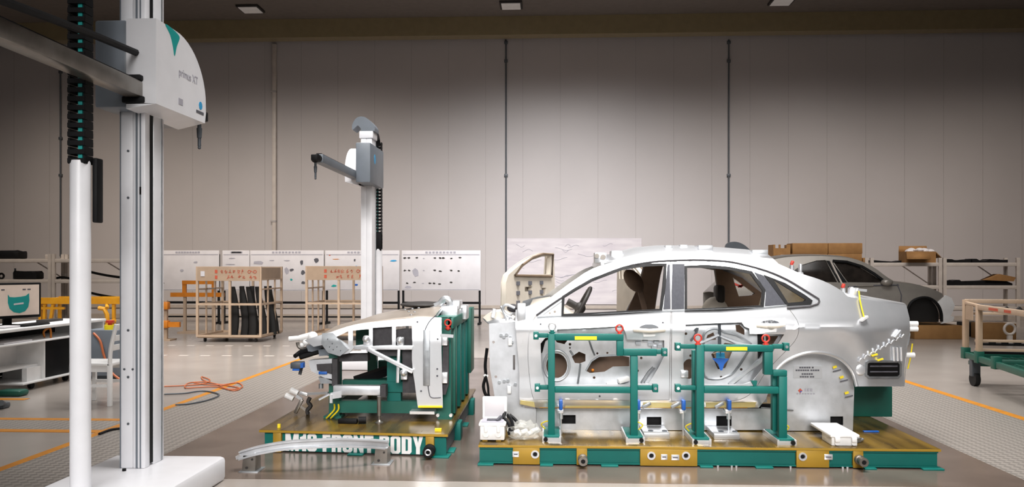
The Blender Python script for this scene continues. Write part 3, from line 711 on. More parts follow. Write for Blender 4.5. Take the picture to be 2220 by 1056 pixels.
# white chair: facing left, seen from the side
cx0 = G(240, 882); Y = cx0.y
XB = P(236, 800, Y).x; XF = XB - .40
t = thing('white_chair', 'white wooden chair between the white tube and the near measuring column', 'chair', (XB - .2, Y + .2, 0))
part(MB().box(XF - .03, XB + .02, Y, Y + .42, .42, .455, .012), 'seat', 'boxwhite', t)
part(MB().box(XF, XB, Y + .015, Y + .035, .36, .42).box(XF, XB, Y + .385, Y + .405, .36, .42), 'seat_rail', 'boxwhite', t)
for y in (Y + .02, Y + .4):
    part(MB().bar((XB, y, 0), (XB, y, .45), .045, .04, .006), 'leg', 'boxwhite', t); part(MB().bar((XF + .02, y, 0), (XF + .02, y, .42), .04, .04, .006), 'leg', 'boxwhite', t)
    part(MB().tube(spline([(XB, y, .43), (XB + .01, y, .6), (XB + .05, y, .78), (XB + .07, y, .86)], 4), .022, 8), 'back_post', 'boxwhite', t)
    part(MB().box(XF, XB, y - .01, y + .01, .2, .23), 'stretcher', 'boxwhite', t)
for z, dx in ((.58, .01), (.68, .03), (.8, .055)): part(MB().box(XB + dx - .01, XB + dx + .01, Y + .02, Y + .4, z, z + .06, .004), 'back_slat', 'boxwhite', t)
# control cabinet with emergency stop
g = G(214, 822); Y = g.y; X = PXX(207, Y) + .08
t = thing('control_cabinet', 'grey control cabinet with red emergency stop beside the white chair', 'cabinet', (X, Y + .2, 0))
part(MB().box(X - .22, X + .22, Y, Y + .4, .04, .64, .01), 'cabinet_body', 'grey', t); part(MB().box(X - .2, X + .2, Y + .03, Y + .37, 0, .04), 'plinth', 'greyd', t)
eb = part(MB().cyl((X + .06, Y + .1, .64), (X + .06, Y + .1, .70), .07), 'stop_housing', 'yellow', t); part(MB().cyl((X + .06, Y + .1, .70), (X + .06, Y + .1, .73), .025).cyl((X + .06, Y + .1, .73), (X + .06, Y + .1, .76), .05), 'stop_button', 'red', eb)
part(MB().tube(spline([(X - .1, Y - .01, .6), (X + .0, Y - .03, .5), (X + .06, Y - .04, .3), (X + .16, Y - .05, .1), (X + .3, Y - .1, .012)], 4), .016, 6), 'cable', 'cable_o', t)
# yellow welding fixture
Y = 13.0; g0 = PXX(82, Y); g1 = PXX(262, Y)
zt = P(0, 652, Y).z
t = thing('yellow_fixture', 'yellow tubular checking frame behind the desk and the white tube', 'frame', ((g0 + g1) / 2, Y, 0))
for (yy, nm) in ((Y, 'rail'), (Y + .6, 'rail')): part(MB().bar((g0, yy, zt), (g1, yy, zt), .07, .1), nm, 'yellowo', t)
part(MB().bar((g0, Y, zt), (g0, Y + .6, zt), .07).bar((g1, Y, zt), (g1, Y + .6, zt), .07), 'cross_rail', 'yellowo', t)
part(MB().bar((g0 + .02, Y, zt - .12), (g0 + .45, Y, zt - .12), .04), 'rail', 'yellowo', t)
for x0, x1 in ((88, 88), (98, 96), (117, 108), (247, 247)):
    part(MB().bar((PXX(x0, Y), Y, zt), (PXX(x1, Y), Y, .0 if x0 in (88, 247) else .5), .045), 'leg', 'yellowo', t)
part(MB().bar((g0, Y + .6, zt), (g0, Y + .6, 0), .045).bar((g1, Y + .6, zt), (g1, Y + .6, 0), .045), 'leg', 'yellowo', t)
part(MB().bar((g0 - .1, Y - .05, .5), (g0 + .5, Y - .05, .5), .04), 'rail', 'yellowo', t)
pp = [P(*q, Y - .08) for q in ((214, 668), (226, 670), (232, 682), (233, 700), (232, 714), (214, 716))]
part(MB().tube(pp, .035, 8).tube([P(233, 702, Y - .08), P(250, 694, Y - .08)], .03, 8), 'bent_tube', 'yellowo', t)
part(MB().tube([P(232, 668, Y - .08), P(232, 660, Y)], .03, 8).bar(P(222, 648, Y), P(232, 654, Y), .05), 'clamp', 'yellowo', t)
# cables lying on the floor
def fl(p): g = G(*p); return (g.x, g.y, .012)
solo(MB().tube(spline([fl(p) for p in ((356, 840), (400, 838), (440, 834), (455, 826), (437, 819), (445, 828), (480, 836), (515, 832), (525, 842), (495, 846), (470, 835), (440, 830), (408, 833), (402, 843), (430, 842), (470, 841), (505, 849), (520, 844), (490, 838), (450, 836), (420, 832))], 6), .008, 6), 'floor_cable', 'cable_o', 'orange cable coiled on the floor by the orange line', 'cable')
solo(MB().tube(spline([fl(p) for p in ((356, 857), (400, 855), (440, 850), (475, 858), (450, 870), (410, 878), (380, 880))], 6), .009, 6), 'floor_cable', 'greyd', 'thin dark cable looping across the orange floor line', 'cable')
solo(MB().tube(spline([fl(p) for p in ((215, 944), (240, 935), (262, 932))], 4), .012, 6), 'floor_cable', 'black', 'short black cable across the orange line beside the near column base', 'cable')

# ================================================================ CAR PLATFORM (right)
PZ = .15; FY = 6.02
X0, X1 = PXX(1037, FY), PXX(2040, FY)
YB = 8.75
t = thing('assembly_platform', 'long gold and green steel platform carrying the silver car body', 'platform', ((X0 + X1) / 2, (FY + YB) / 2, 0))
part(MB().box(X0, X1, FY, YB, PZ - .02, PZ, .004), 'deck_plate', 'deckgold', t)
part(MB().box(X0, X1, FY - .003, FY, PZ - .018, PZ - .002), 'edge_strip', 'gold', t)
def fx(px): return PXX(px, FY)
for a, b in ((1039, 1112), (1170, 1250), (1273, 1388), (1512, 1727), (1798, 1850), (1872, 2036)):
    part(MB().box(fx(a), fx(b), FY + .03, FY + .05, .02, PZ - .02).box(fx(a), fx(b), FY + .012, FY + .03, PZ - .032, PZ - .02).box(fx(a), fx(b), FY + .012, FY + .03, .012, .022), 'side_beam', 'green', t)
for a, b in ((1112, 1170), (1250, 1273), (1388, 1512), (1727, 1798), (1850, 1872)):
    part(MB().box(fx(a), fx(b), FY + .002, FY + .03, .008, PZ - .02, .002), 'pad_plate', 'gold', t)
part(MB().box(X0 + .01, X0 + .03, FY + .05, YB - .05, .015, PZ - .02).box(X1 - .03, X1 - .01, FY + .05, YB - .05, .015, PZ - .02), 'end_beam', 'green', t)
part(MB().box(X0 + .03, X1 - .03, YB - .05, YB - .03, .015, PZ - .02), 'rear_beam', 'greend', t)
for a, b in ((1036, 1070), (1171, 1199), (1303, 1340), (1517, 1545), (1637, 1675), (1872, 1898), (1998, 2044)):
    part(MB().box(fx(a), fx(b), FY - .03, FY + .06, 0, .014, .003), 'foot_plate', 'green', t)
for px, py in ((1160, 985), (1412, 988), (1487, 988), (1740, 990)):
    c = P(px, py, FY); r = part(MB().lathe((c.x, FY, c.z), [(.03, .002), (.03, -.008), (.018, -.008), (.014, .001)], 'y', 20), 'bolt_ring', 'alu', t)
    part(MB().cyl((c.x, FY - .002, c.z), (c.x, FY + .001, c.z), .014), 'bolt_hole', 'black', r)
for px, py in ((1263, 994), (1862, 996)):
    c = P(px, py, FY); r = part(MB().lathe((c.x, FY, c.z), [(.035, .0), (.035, -.03), (.028, -.034), (.028, -.08), (.033, -.082), (.033, -.1), (.016, -.1), (.016, -.07)], 'y', 24), 'locating_pin', 'steel', t)
    part(MB().cyl((c.x, FY - .1, c.z), (c.x, FY - .06, c.z), .015), 'pin_bore', 'black', r)
for px, py, w_ in ((1118, 985, 14), (1440, 991, 14), (1464, 992, 17), (1796, 991, 18)):
    a = P(px - w_ / 2, py - 6, FY); b = P(px + w_ / 2, py + 6, FY)
    tg = part(MB().box(a.x, b.x, FY - .003, FY + .03, b.z, a.z, .001), 'tag_plate', 'alu', t)
    part(MB().box(a.x + .01, b.x - .01, FY - .0045, FY - .003, (a.z + b.z) / 2 - .004, (a.z + b.z) / 2 + .004), 'tag_lettering', 'ink', tg)
mb = MB()
for px in (1555, 1585, 1595, 1825, 1835, 1712): mb.cyl((fx(px), FY - .02, .0), (fx(px), FY - .02, .02), .008)
part(mb, 'floor_stud', 'alu', t)
solo(MB().box(*sorted((P(1848, 922, 7.3).x, P(1935, 922, 7.3).x)), 7.3, 7.75, PZ, P(1900, 838, 7.3).z, .008), 'support_block', 'greend', 'dark green support block under the rear of the silver car', 'block')

# ================================================================ SILVER CAR BODY
YC = 7.36
WT = [(.0, .74), (.28, .76), (.34, .87), (.40, .905), (.48, .905), (.60, .898), (.75, .905), (.88, .922), (.965, .935), (1.0, .928), (1.06, .905), (1.11, .878), (1.2, .83), (1.3, .772), (1.4, .71), (1.5, .635), (1.56, .56), (1.7, .4)]
def wz(z):
    for (a, wa), (b, wb) in zip(WT, WT[1:]):
        if z <= b:
            u = (z - a) / (b - a); return wa + (wb - wa) * u
    return WT[-1][1]
def S(X, z):
    r = wz(z)
    if X > 1.9: r -= .24 * ((X - 1.9) / .88) ** 2.2
    if X < .1: r -= .05 * ((.1 - X) / .6) ** 2
    # wheel-arch flare
    d = math.hypot(X - 2.03, z - .62)
    if z < 1.0: r += .03 * math.exp(-((d - .47) / .09) ** 2)
    return YC - r
def car(dy=0):
    def f(px, py):
        Y = 6.5
        for _ in range(6): p = P(px, py, Y); Y = S(p.x, p.z)
        p = P(px, py, Y); return Vector((p.x, p.y + dy, p.z))
    return f
def mirror(mb): m_ = MB(); m_.add([Vector((v.x, 2 * YC - v.y, v.z)) for v in mb.v], [f[::-1] for f in mb.f]); return m_
drip = spline([(1163, 684), (1195, 661), (1227, 640), (1285, 606), (1351, 580), (1400, 570), (1444, 566), (1506, 564), (1560, 566), (1599, 571), (1660, 587), (1705, 606), (1745, 630), (1774, 648)], 3)
f_front = spline([(1163, 684), (1149, 712), (1145, 765), (1147, 802), (1151, 840), (1157, 866)], 3)
arch = spline([(1668, 846), (1674, 820), (1688, 797), (1712, 778), (1750, 765), (1790, 766), (1825, 780), (1848, 806), (1858, 838)], 4)
outline = ([(1126, 877), (1166, 885), (1400, 886), (1645, 884), (1660, 866)] + arch + [(1961, 838), (1964, 800), (1966, 750), (1973, 715), (1972, 690), (1965, 662)] + spline([(1900, 654), (1864, 648), (1838, 642), (1824, 630), (1785, 609), (1731, 591), (1687, 572)], 3)
           + spline([(1676, 561), (1600, 556), (1520, 552), (1440, 552), (1391, 556), (1345, 566), (1310, 574), (1266, 593), (1179, 656)], 3) + [(1158, 659), (1118, 672), (1117, 700), (1126, 808)])
B1, B2 = 1452.5, 1455.5
dripy = lambda x: next((a[1] + (b[1] - a[1]) * (x - a[0]) / (b[0] - a[0]) for a, b in zip(drip, drip[1:]) if a[0] <= x <= b[0]), 600)
fd = [p for p in drip if p[0] < 1452] + [(B1, dripy(B1)), (B1 + 1, 675), (B1 - 1, 780), (B1 - 2, 867), (1400, 867.5), (1157, 866)] + f_front[::-1][1:-1]
r_edge = spline([(1705, 664), (1727, 694), (1731, 717), (1722, 740), (1692, 772), (1660, 806), (1640, 838), (1622, 857), (1600, 867), (1575, 869)], 3)
rd = [(B2, 869), (B2 + .5, 780), (B2 + 1.5, 675), (B2, dripy(B2))] + [p for p in drip if 1457 < p[0] < 1640] + [(1641, 581.5), (1672, 634), (1700, 662)] + r_edge
shr = lambda poly, k: [(x + k * 0, y) for x, y in poly]
def grow(poly, k):
    n = len(poly); A = sum(poly[i][0] * poly[(i + 1) % n][1] - poly[(i + 1) % n][0] * poly[i][1] for i in range(n)); sg = 1 if A > 0 else -1; o = []
    for i in range(n):
        a, b, c = poly[i - 1], poly[i], poly[(i + 1) % n]
        nx, ny = 0, 0
        for p, q in ((a, b), (b, c)):
            L = math.hypot(q[0] - p[0], q[1] - p[1]) or 1; nx += (q[1] - p[1]) / L; ny -= (q[0] - p[0]) / L
        L = math.hypot(nx, ny) or 1; o.append((b[0] + sg * k * nx / L, b[1] + sg * k * ny / L))
    return o
qw = [(1676, 606), (1746, 650), (1741, 654), (1708, 657)]
qwf = [(1657, 597), (1700, 615), (1742, 640), (1759, 652), (1756, 658), (1706, 661)]
fwin = [(1224, 646), (1250, 630), (1285, 610), (1351, 585), (1400, 578), (1440, 576), (1436, 620), (1430, 670), (1300, 677), (1222, 681)]
rwin = [(1489, 581), (1530, 581), (1578, 585), (1626, 594), (1652, 630), (1650, 662), (1560, 667), (1489, 670)]
root = thing('car_body', 'silver bare metal sedan body without front end on the long platform', 'car', (1.15, YC, PZ))
cut_body = [grow(fd, 1.0), grow(rd, 1.0), grow(qwf, 0)]
side = panel(outline, cut_body, car(), .012, 8)
sp = part(side, 'body_side', 'alu', root, sharp=40)
far_f = spline([(1163, 690), (1149, 712), (1145, 765), (1147, 802), (1157, 860)], 3)
ff = [p for p in drip if 1180 < p[0] < 1425] + [(1434, 580), (1428, 640), (1405, 700), (1400, 860), (1157, 860)] + far_f[::-1][1:-1]
rr = [(1486, 860), (1486, 700), (1485, 600), (1486, 577), (1560, 577), (1622, 587), (1645, 640), (1662, 700), (1648, 800), (1610, 860)]
part(mirror(panel(outline, [ff, rr, grow(qw, 1)], car(), .012, 12)), 'far_body_side', 'alu2', root, sharp=40)
part(mirror(panel([(1438, 574), (1484, 572), (1482, 640), (1484, 700), (1484, 860), (1402, 860), (1408, 700), (1432, 620)], [], car(.03), .02, 12)), 'far_pillar_trim', 'brown', root, label='brown trim on the far middle pillar')
part(mirror(panel([(1622, 580), (1700, 607), (1766, 649), (1768, 700), (1690, 755), (1664, 720), (1645, 640)], [grow(qw, 2)], car(.03), .02, 10)), 'far_quarter_trim', 'brown', root, label='brown trim around the far rear quarter window')
# headrest-like trim lobe by the far pillar
c = P(1374, 609, 7.75); part(MB().ball(c, .075, .05, .125, 16, Matrix.Rotation(math.radians(-38), 3, 'Y')), 'headrest', 'brown', root, label='tilted brown headrest')
part(MB().bar(P(1385, 618, 7.8), P(1398, 672, 7.8), .05, .05, .01), 'headrest_stem', 'brown', root)

# --- doors
def gasket(name, win, w_, par, m='black', dy=-.012):
    part(panel(grow(win, w_), [win], car(dy), .03, 8), name, m, par)
fcut = [(1208, 714), (1280, 711), (1350, 707), (1357, 724), (1360, 736), (1440, 738), (1440, 772), (1426, 800), (1406, 832), (1300, 834), (1182, 836), (1174, 800), (1172, 745), (1182, 733), (1206, 731)]
rcut = [(1486, 704), (1550, 701), (1608, 699), (1614, 708), (1625, 712), (1625, 724), (1700, 725), (1676, 762), (1656, 795), (1632, 826), (1612, 833), (1550, 834), (1492, 831), (1482, 800), (1481, 765)]
door = part(panel(fd, [grow(fwin, 0), fcut, [(1219, 652), (1217, 681), (1176, 683)][::1]], car(-.002), .01, 8), 'front_door', 'alu', root, sharp=40)
gasket('window_gasket', fwin, 7, door)
part(panel([(1218, 650), (1217, 682), (1174, 684)], [circle(1203, 676, 3, 8), circle(1192, 679, 2, 8), circle(1211, 668, 2, 8)], car(.004), .008, 5), 'mirror_corner', 'alu', door)
part(panel([(1447, 574), (1452, 573), (1453, 669), (1438, 670)], [], car(-.008), .008, 10), 'pillar_cover', 'pillar', door, label='dark grey pillar cover')
def xf(mb, d): mb.v = [v + Vector(d) for v in mb.v]; return mb
inner = [circle(1207, 795, 23, 22, 27), [(1240, 775), (1256, 764), (1270, 770), (1270, 785), (1258, 790), (1247, 789)],
         [(1271, 806), (1283, 785), (1300, 774), (1345, 772), (1366, 776), (1366, 796), (1330, 797), (1312, 808), (1280, 811)], circle(1289, 821, 3, 8), circle(1236, 748, 3, 8), circle(1296, 768, 2.5, 8), circle(1318, 767, 2.5, 8), circle(1236, 756, 2, 6),
         [(1203, 738), (1232, 738), (1224, 748), (1208, 744)], circle(1392, 778, 3, 8), circle(1384, 806, 3, 8)]
ip = part(panel([(x, y) for x, y in grow(fcut, 5)], inner, car(.06), .006, 7), 'inner_panel', 'alu2', door, sharp=40)
part(MB().tube([car(.055)(x, y) for x, y in circle(1207, 795, 28, 24, 33)], .01, 8, True), 'speaker_ring', 'alu', ip)
part(MB().tube([car(.058)(x, y) for x, y in ((1259, 790), (1256, 815), (1253, 834))], .009, 6).tube([car(.058)(x, y) for x, y in ((1236, 762), (1243, 772))], .008, 6).tube([car(.058)(x, y) for x, y in ((1278, 740), (1284, 758), (1290, 772))], .008, 6), 'stiffener_rib', 'alud', ip)
part(MB().tube([car(.058)(x, y) for x, y in ((1392, 832), (1408, 808), (1418, 798))], .008, 6).tube([car(.058)(x, y) for x, y in ((1398, 832), (1413, 810), (1422, 800))], .006, 6).tube([car(.06)(x, y) for x, y in ((1271, 806), (1283, 785), (1300, 774), (1345, 772))], .008, 6), 'stiffener_rib', 'alud', ip)
part(MB().tube(spline([car(.04)(x, y) for x, y in ((1176, 740), (1172, 752), (1173, 765), (1180, 740), (1190, 734))], 4), .011, 6), 'door_cable', 'black', door)
part(panel([(1210, 715), (1349, 709), (1352, 722), (1211, 727)], [], car(.04), .01, 8), 'crash_beam', 'alud', door)
part(MB().box(*sorted((P(1315, 0, 6.46).x, P(1340, 0, 6.46).x)), 6.46, 6.52, P(0, 838, 6.46).z, P(0, 822, 6.46).z, .01).bar(P(1340, 827, 6.48), P(1364, 820, 6.5), .05, .04, .01), 'latch_block', 'boxwhite', ip)
mb = MB()
for x, y in ((1400, 738), (1412, 748), (1425, 742), (1420, 755), (1432, 752), (1385, 745)): mb.box(*(lambda c: (c.x - .02, c.x + .02, c.y - .02, c.y + .02, c.z - .012, c.z + .012))(car(.05)(x, y)))
part(mb, 'lock_bracket', 'alud', ip)
def handle(par, x0, x1, y):
    xm = (x0 + x1) / 2
    pf = car(-.006)
    part(panel([(xm - 22, y + 1)] + [(xm + 22 * math.cos(a), y - 1 - 9 * math.sin(a)) for a in [math.pi - i * math.pi / 8 for i in range(1, 8)]] + [(xm + 22, y + 1)], [], pf, .004, 5), 'handle_recess', 'greyd', par)
    pts = [car(-.012 - .03 * math.sin(math.pi * i / 10))(x0 + (x1 - x0) * i / 10, y + 4 - 2 * abs(i - 5) / 5) for i in range(11)]
    part(MB().tube(pts, .017, 10), 'door_handle', 'cream', par, label='pale bar door handle')
    part(panel([(xm - 14, y + 9), (xm + 14, y + 8), (xm + 13, y + 16), (xm - 12, y + 17)], [], car(-.012), .008, 6), 'handle_backing', 'boxwhite', par)
handle(door, 1374, 1440, 713)
mb = MB()
for x, y in ((1172, 703), (1300, 859), (1437, 700)): c = car(-.004)(x, y); mb.cyl(c, c + Vector((0, .003, 0)), .008, n=8)
part(mb, 'drain_hole', 'ink', door)

door2 = part(panel(rd, [rwin, rcut], car(-.002), .01, 8), 'rear_door', 'alu', root, sharp=40)
gasket('window_gasket', rwin, 7, door2)
part(panel([(1457, 572), (1484, 572), (1483, 669), (1456, 670)], [], car(-.008), .008, 10), 'pillar_cover', 'pillar', door2, label='dark grey pillar cover')
part(panel([(1635, 590), (1654, 597), (1680, 630), (1702, 660), (1658, 663), (1660, 632)], [], car(-.008), .008, 8), 'pillar_cover', 'pillar', door2, label='dark grey rear pillar cover')
inner2 = [circle(1497, 802, 15, 16, 22), [(1533, 740), (1537, 728), (1550, 722), (1556, 738)], [(1545, 770), (1575, 745), (1598, 748), (1592, 762), (1576, 800), (1560, 803)], circle(1611, 803, 3, 8), circle(1490, 725, 3, 8), circle(1567, 820, 3, 8), circle(1500, 773, 3, 8), [(1664, 730), (1692, 730), (1678, 752), (1666, 766)], [(1598, 706), (1607, 705), (1618, 716), (1618, 728), (1600, 720)]]
ip2 = part(panel(grow(rcut, 5), inner2, car(.06), .006, 7), 'inner_panel', 'alu2', door2, sharp=40)
loop = spline([(1528, 746), (1528, 728), (1540, 716), (1558, 714), (1575, 722), (1600, 728), (1625, 742), (1632, 750), (1622, 770), (1596, 808), (1580, 818), (1560, 824), (1530, 818), (1528, 780)], 3, True)
part(MB().tube([car(.058)(x, y) for x, y in loop], .011, 6, True), 'seal_bead', 'alud', ip2)
part(MB().tube([car(.05)(x, y) for x, y in ((1585, 836), (1650, 785), (1662, 765))], .02, 6).tube([car(.05)(x, y) for x, y in ((1520, 745), (1560, 728), (1600, 745), (1650, 752))], .012, 6), 'stiffener_rib', 'alu', ip2)
part(MB().tube([car(.04)(x, y) for x, y in ((1562, 704), (1563, 760))], .012, 6).tube(spline([car(.045)(x, y) for x, y in ((1508, 718), (1515, 712), (1509, 728), (1500, 740))], 3), .008, 6), 'door_cable', 'greyd', door2)
part(panel([(1646, 724), (1660, 726), (1662, 775), (1648, 782)], [], car(.05), .01, 6), 'dark_channel', 'black', ip2)
part(MB().box(*sorted((P(1476, 0, 6.45).x, P(1492, 0, 6.45).x)), 6.44, 6.5, P(0, 810, 6.45).z, P(0, 795, 6.45).z, .005), 'latch_block', 'alu', door2)
part(MB().box(*sorted((P(1556, 0, 6.45).x, P(1578, 0, 6.45).x)), 6.44, 6.5, P(0, 843, 6.45).z, P(0, 832, 6.45).z, .005), 'stop_block', 'boxwhite', door2)
part(panel([(1627, 693), (1703, 690), (1703, 720), (1627, 722)], [], car(-.006), .004, 8), 'handle_plate', 'alu', door2)
handle(door2, 1640, 1698, 704)
part(panel(grow(qwf, 2), [qw], car(-.012), .03, 6), 'quarter_gasket', 'black', sp)
part(MB().tube([car(-.004)(x, y) for x, y in drip + [(1776, 653), (1773, 659), (1755, 665), (1706, 669)]], .008, 6), 'drip_moulding', 'foam', sp)
part(MB().tube([car(-.006)(x, y) for x, y in ((1165, 688), (1300, 681), (1444, 674), (1455, 674), (1652, 667), (1706, 662))], .006, 6), 'belt_moulding', 'alud', sp)
# brown innards seen through the door openings
part(MB().box(-.1, 1.95, 6.66, 6.68, .42, 1.02), 'inner_trim', 'brown', root, label='brown interior lining')
c = P(1285, 803, 6.6); part(MB().ball(c, .013), 'brass_plug', 'orangep', root)
for pts in ([(1547, 768), (1595, 748), (1590, 770), (1570, 800), (1556, 795)],): part(MB().ppoly(pts, 6.60, .05), 'felt_wad', 'brownl', root)
# --- rear quarter details
part(panel([(1688, 934), (1688, 850), (1680, 812), (1700, 780), (1750, 764), (1800, 766), (1845, 800), (1852, 842), (1849, 934)], [[(1800, 903), (1828, 903), (1828, 922), (1800, 922)]], flat(6.62), .012, 12), 'wheelhouse_plate', 'alu2', root)
arcl = [car(.005)(x, y) for x, y in arch]; part(MB().tube(arcl, .014, 8), 'arch_lip', 'alu', sp)
a = P(1720, 793, 6.62); b = P(1782, 820, 6.62)
lb = part(MB().box(a.x, b.x, 6.615, 6.62, b.z, a.z), 'info_label', 'alu', root)
mb = MB()
for y, x0, x1 in ((797, 1733, 1768), (803, 1725, 1777), (811, 1738, 1762), (817, 1734, 1766)):
    x = x0
    while x < x1 - 3: c = P(x, y, 6.614); mb.box(c.x, c.x + .014, 6.612, 6.615, c.z - .006, c.z + .006); x += random.choice((5, 5, 7))
part(mb, 'label_lettering', 'ink', lb)
lg = part(MB().prism([P(x, y, 6.618) for x, y in ((1735, 842), (1740, 847), (1735, 853), (1730, 847))], (0, .003, 0)), 'maker_logo', 'redink', root)
part(MB().prism([P(x, y, 6.616) for x, y in ((1735, 847), (1739, 848), (1735, 852))], (0, .003, 0)), 'logo_core', 'blue', lg)
mb = MB()
for x in (1745, 1751, 1757): c = P(x, 846, 6.617); mb.box(c.x, c.x + .014, 6.614, 6.618, c.z - .01, c.z + .012)
for x in range(1727, 1764, 6): c = P(x, 854, 6.617); mb.box(c.x, c.x + .012, 6.614, 6.618, c.z - .004, c.z + .004)
part(mb, 'logo_lettering', 'inkl', lg)
for x, y in ((1812, 796), (1827, 818), (1838, 852)):
    c = P(x, y, 6.60); k = part(MB().bar(c + Vector((-.022, 0, -.005)), c + Vector((.006, 0, .006)), .006, .018), 'yellow_tab', 'yellow', root)
    part(MB().bar(c + Vector((-.02, 0, -.035)), c + Vector((.04, 0, -.02)), .004, .009), 'tab_lettering', 'ink', k)
vent = [(1880, 788), (1884, 786), (1946, 786), (1949, 790), (1949, 812), (1945, 816), (1884, 816), (1879, 812)]
vt = part(panel(grow(vent, 5), [vent], car(-.012), .02, 6), 'tail_vent', 'alud', sp)
part(panel(vent, [], car(-.006), .006, 8), 'vent_opening', 'black', vt)
for y in (794, 806): part(MB().tube([car(-.01)(x, y) for x in (1886, 1905, 1925, 1944)], .006, 6), 'vent_slat', 'ink', vt)
c = car(-.004)(1866, 802); part(MB().ball(c, .04, .008, .045), 'round_boss', 'alu', sp)
# brackets and rivets along the tail-lamp edge
mb = MB()
for i in range(9):
    x, y = 1862 + i * 11.5, 782 - i * 6.5
    c = car(-.012)(x, y); mb.bar(c + Vector((-.008, 0, -.008)), c + Vector((.012, -.006, .022)), .014, .012, .003)
part(mb, 'edge_bracket', 'alu', sp)
mb = MB()
for x, y in ((1893, 769), (1905, 779)): c = car(-.02)(x, y); mb.bar(c + Vector((-.02, 0, -.008)), c + Vector((.025, 0, .006)), .016, .012)
part(mb, 'edge_tab', 'yellow', sp)
for x in (1936, 1944, 1952): part(MB().tube([car(-.012)(x, 752), car(-.012)(x + 1, 782)], .012, 8), 'tail_rod', 'alu', sp)
part(MB().bar(car(-.01)(1938, 732), car(-.02)(1950, 716), .03, .02, .005), 'edge_clamp', 'alu', sp)
rx = car(0)(1972, 705)
for x, y, m in ((1969, 702, 'boxwhite'), (1969, 713, 'boxwhite'), (1962, 770, 'boxwhite')):
    c = P(x, y, 7.0); e = P(x + 20, y, 7.0)
    part(MB().cyl(c, e, .022).cyl(c, P(x - 6, y, 7.0), .035), 'rear_pin', m, root, label='white pin sticking out behind')
part(MB().ppoly([(1945, 715), (1968, 700), (1974, 725), (1970, 748), (1955, 752), (1944, 742)], 6.98, .12).ppoly([(1952, 760), (1966, 752), (1968, 772), (1958, 776)], 7.0, .1), 'rear_bracket', 'alud', root)
part(MB().tube([P(1978, 745, 7.0), P(1974, 775, 7.0), P(1968, 800, 7.0)], .006, 6), 'yellow_strap', 'yellow', root)
# rear panel, deck lid, roof
rows = []
for y in (662, 690, 715, 760, 838):
    p = car(0)({662: 1965, 690: 1972, 715: 1973, 760: 1966, 838: 1961}[y], y); q = 2 * YC - p.y
    rows.append([Vector((p.x + .10 * (1 - (2 * i / 8 - 1) ** 2), p.y + (q - p.y) * i / 8, p.z)) for i in range(9)])
part(MB().grid(rows), 'rear_panel', 'alu', root, solid=.01)
rows = []
for x, y in ((1838, 642), (1864, 648), (1900, 654), (1965, 662)):
    p = car(0)(x, y); q = 2 * YC - p.y
    rows.append([Vector((p.x + .10 * (1 - (2 * i / 12 - 1) ** 2) * (x > 1950), p.y + (q - p.y) * i / 12, p.z + .045 * (1 - (2 * i / 12 - 1) ** 4) * (1 if x < 1950 else .3))) for i in range(13)])
part(MB().grid(rows), 'boot_lid', 'alu', root, solid=.01)
def roofrow(px, py, crown, n=14):
    p = car(0)(px, py); q = 2 * YC - p.y
    return [Vector((p.x, p.y + (q - p.y) * i / n, p.z + crown * (1 - abs(2 * i / n - 1) ** 2.4))) for i in range(n + 1)]
rl = [(1310, 574, .075), (1345, 566, .083), (1391, 556, .088), (1440, 552, .09), (1520, 552, .09), (1600, 556, .085), (1640, 558.5, .082), (1676, 561, .075)]
part(MB().grid([roofrow(*r) for r in rl]), 'roof_panel', 'alu', root, solid=.012, sharp=60)
part(MB().grid([[v + Vector((0, 0, -.03)) for v in roofrow(*r)] for r in rl]), 'roof_lining', 'brown', root, solid=.01, sharp=60)
def roofpt(px, f, dz):
    for a, b in zip(rl, rl[1:]):
        if a[0] <= px <= b[0]:
            u = (px - a[0]) / (b[0] - a[0]); r0, r1 = roofrow(*a), roofrow(*b); i = int(f * 14); return r0[i] * (1 - u) + r1[i] * u + Vector((0, 0, dz))
for x0, x1, f, h in ((1330, 1356, .3, .008), (1520, 1553, .25, .014), (1640, 1676, .25, .006), (1450, 1466, .3, .004), (1486, 1504, .4, .004)):
    a, b = roofpt(x0, f, 0), roofpt(x1, f, 0)
    part(MB().box(a.x, b.x, a.y - .12, a.y + .1, min(a.z, b.z) - .03, max(a.z, b.z) + h, .008), 'roof_plate', 'alu', root)
a = roofpt(1312, .2, 0); rb = part(MB().box(a.x - .08, a.x + .02, a.y - .05, a.y + .1, a.z - .03, a.z + .06, .01), 'header_bracket', 'alu', root)
part(MB().cyl(a + Vector((-.01, -.07, .02)), a + Vector((-.01, -.05, .02)), .022).cyl(a + Vector((-.06, -.07, .03)), a + Vector((-.06, -.05, .03)), .02), 'bracket_bush', 'steel', rb)
# windscreen surround, dash, floor, steering wheel
f1 = car(0)(1310, 574); f0 = car(0)(1179, 656)
far = lambda v: Vector((v.x, 2 * YC - v.y, v.z))
part(MB().bar(f1 + Vector((.02, .05, .0)), far(f1) + Vector((.02, -.05, 0)), .1, .05, .01), 'screen_header', 'alu', root)
part(MB().grid([[f0 + Vector((-.12, .02, -.04)), far(f0) + Vector((-.12, -.02, -.04))], [f0 + Vector((.05, .02, -.01)), far(f0) + Vector((.05, -.02, -.01))], [f0 + Vector((.5, .06, -.3)), far(f0) + Vector((.5, -.06, -.3))]]), 'cowl_panel', 'cream', root, solid=.02)
part(MB().box(-.35, -.32, YC - .74, YC + .78, .42, 1.05, .01), 'firewall', 'alu2', root)
part(MB().box(-.3, 1.75, YC - .68, YC + .78, .37, .40), 'floor_pan', 'alud', root)
part(MB().box(1.55, 1.7, YC - .66, YC + .66, .36, 1.0, .04), 'rear_seat_back', 'dark', root)
c = P(1257, 668, 6.95); R_ = Matrix.Rotation(math.radians(-62), 3, 'Y')
sw = MB()
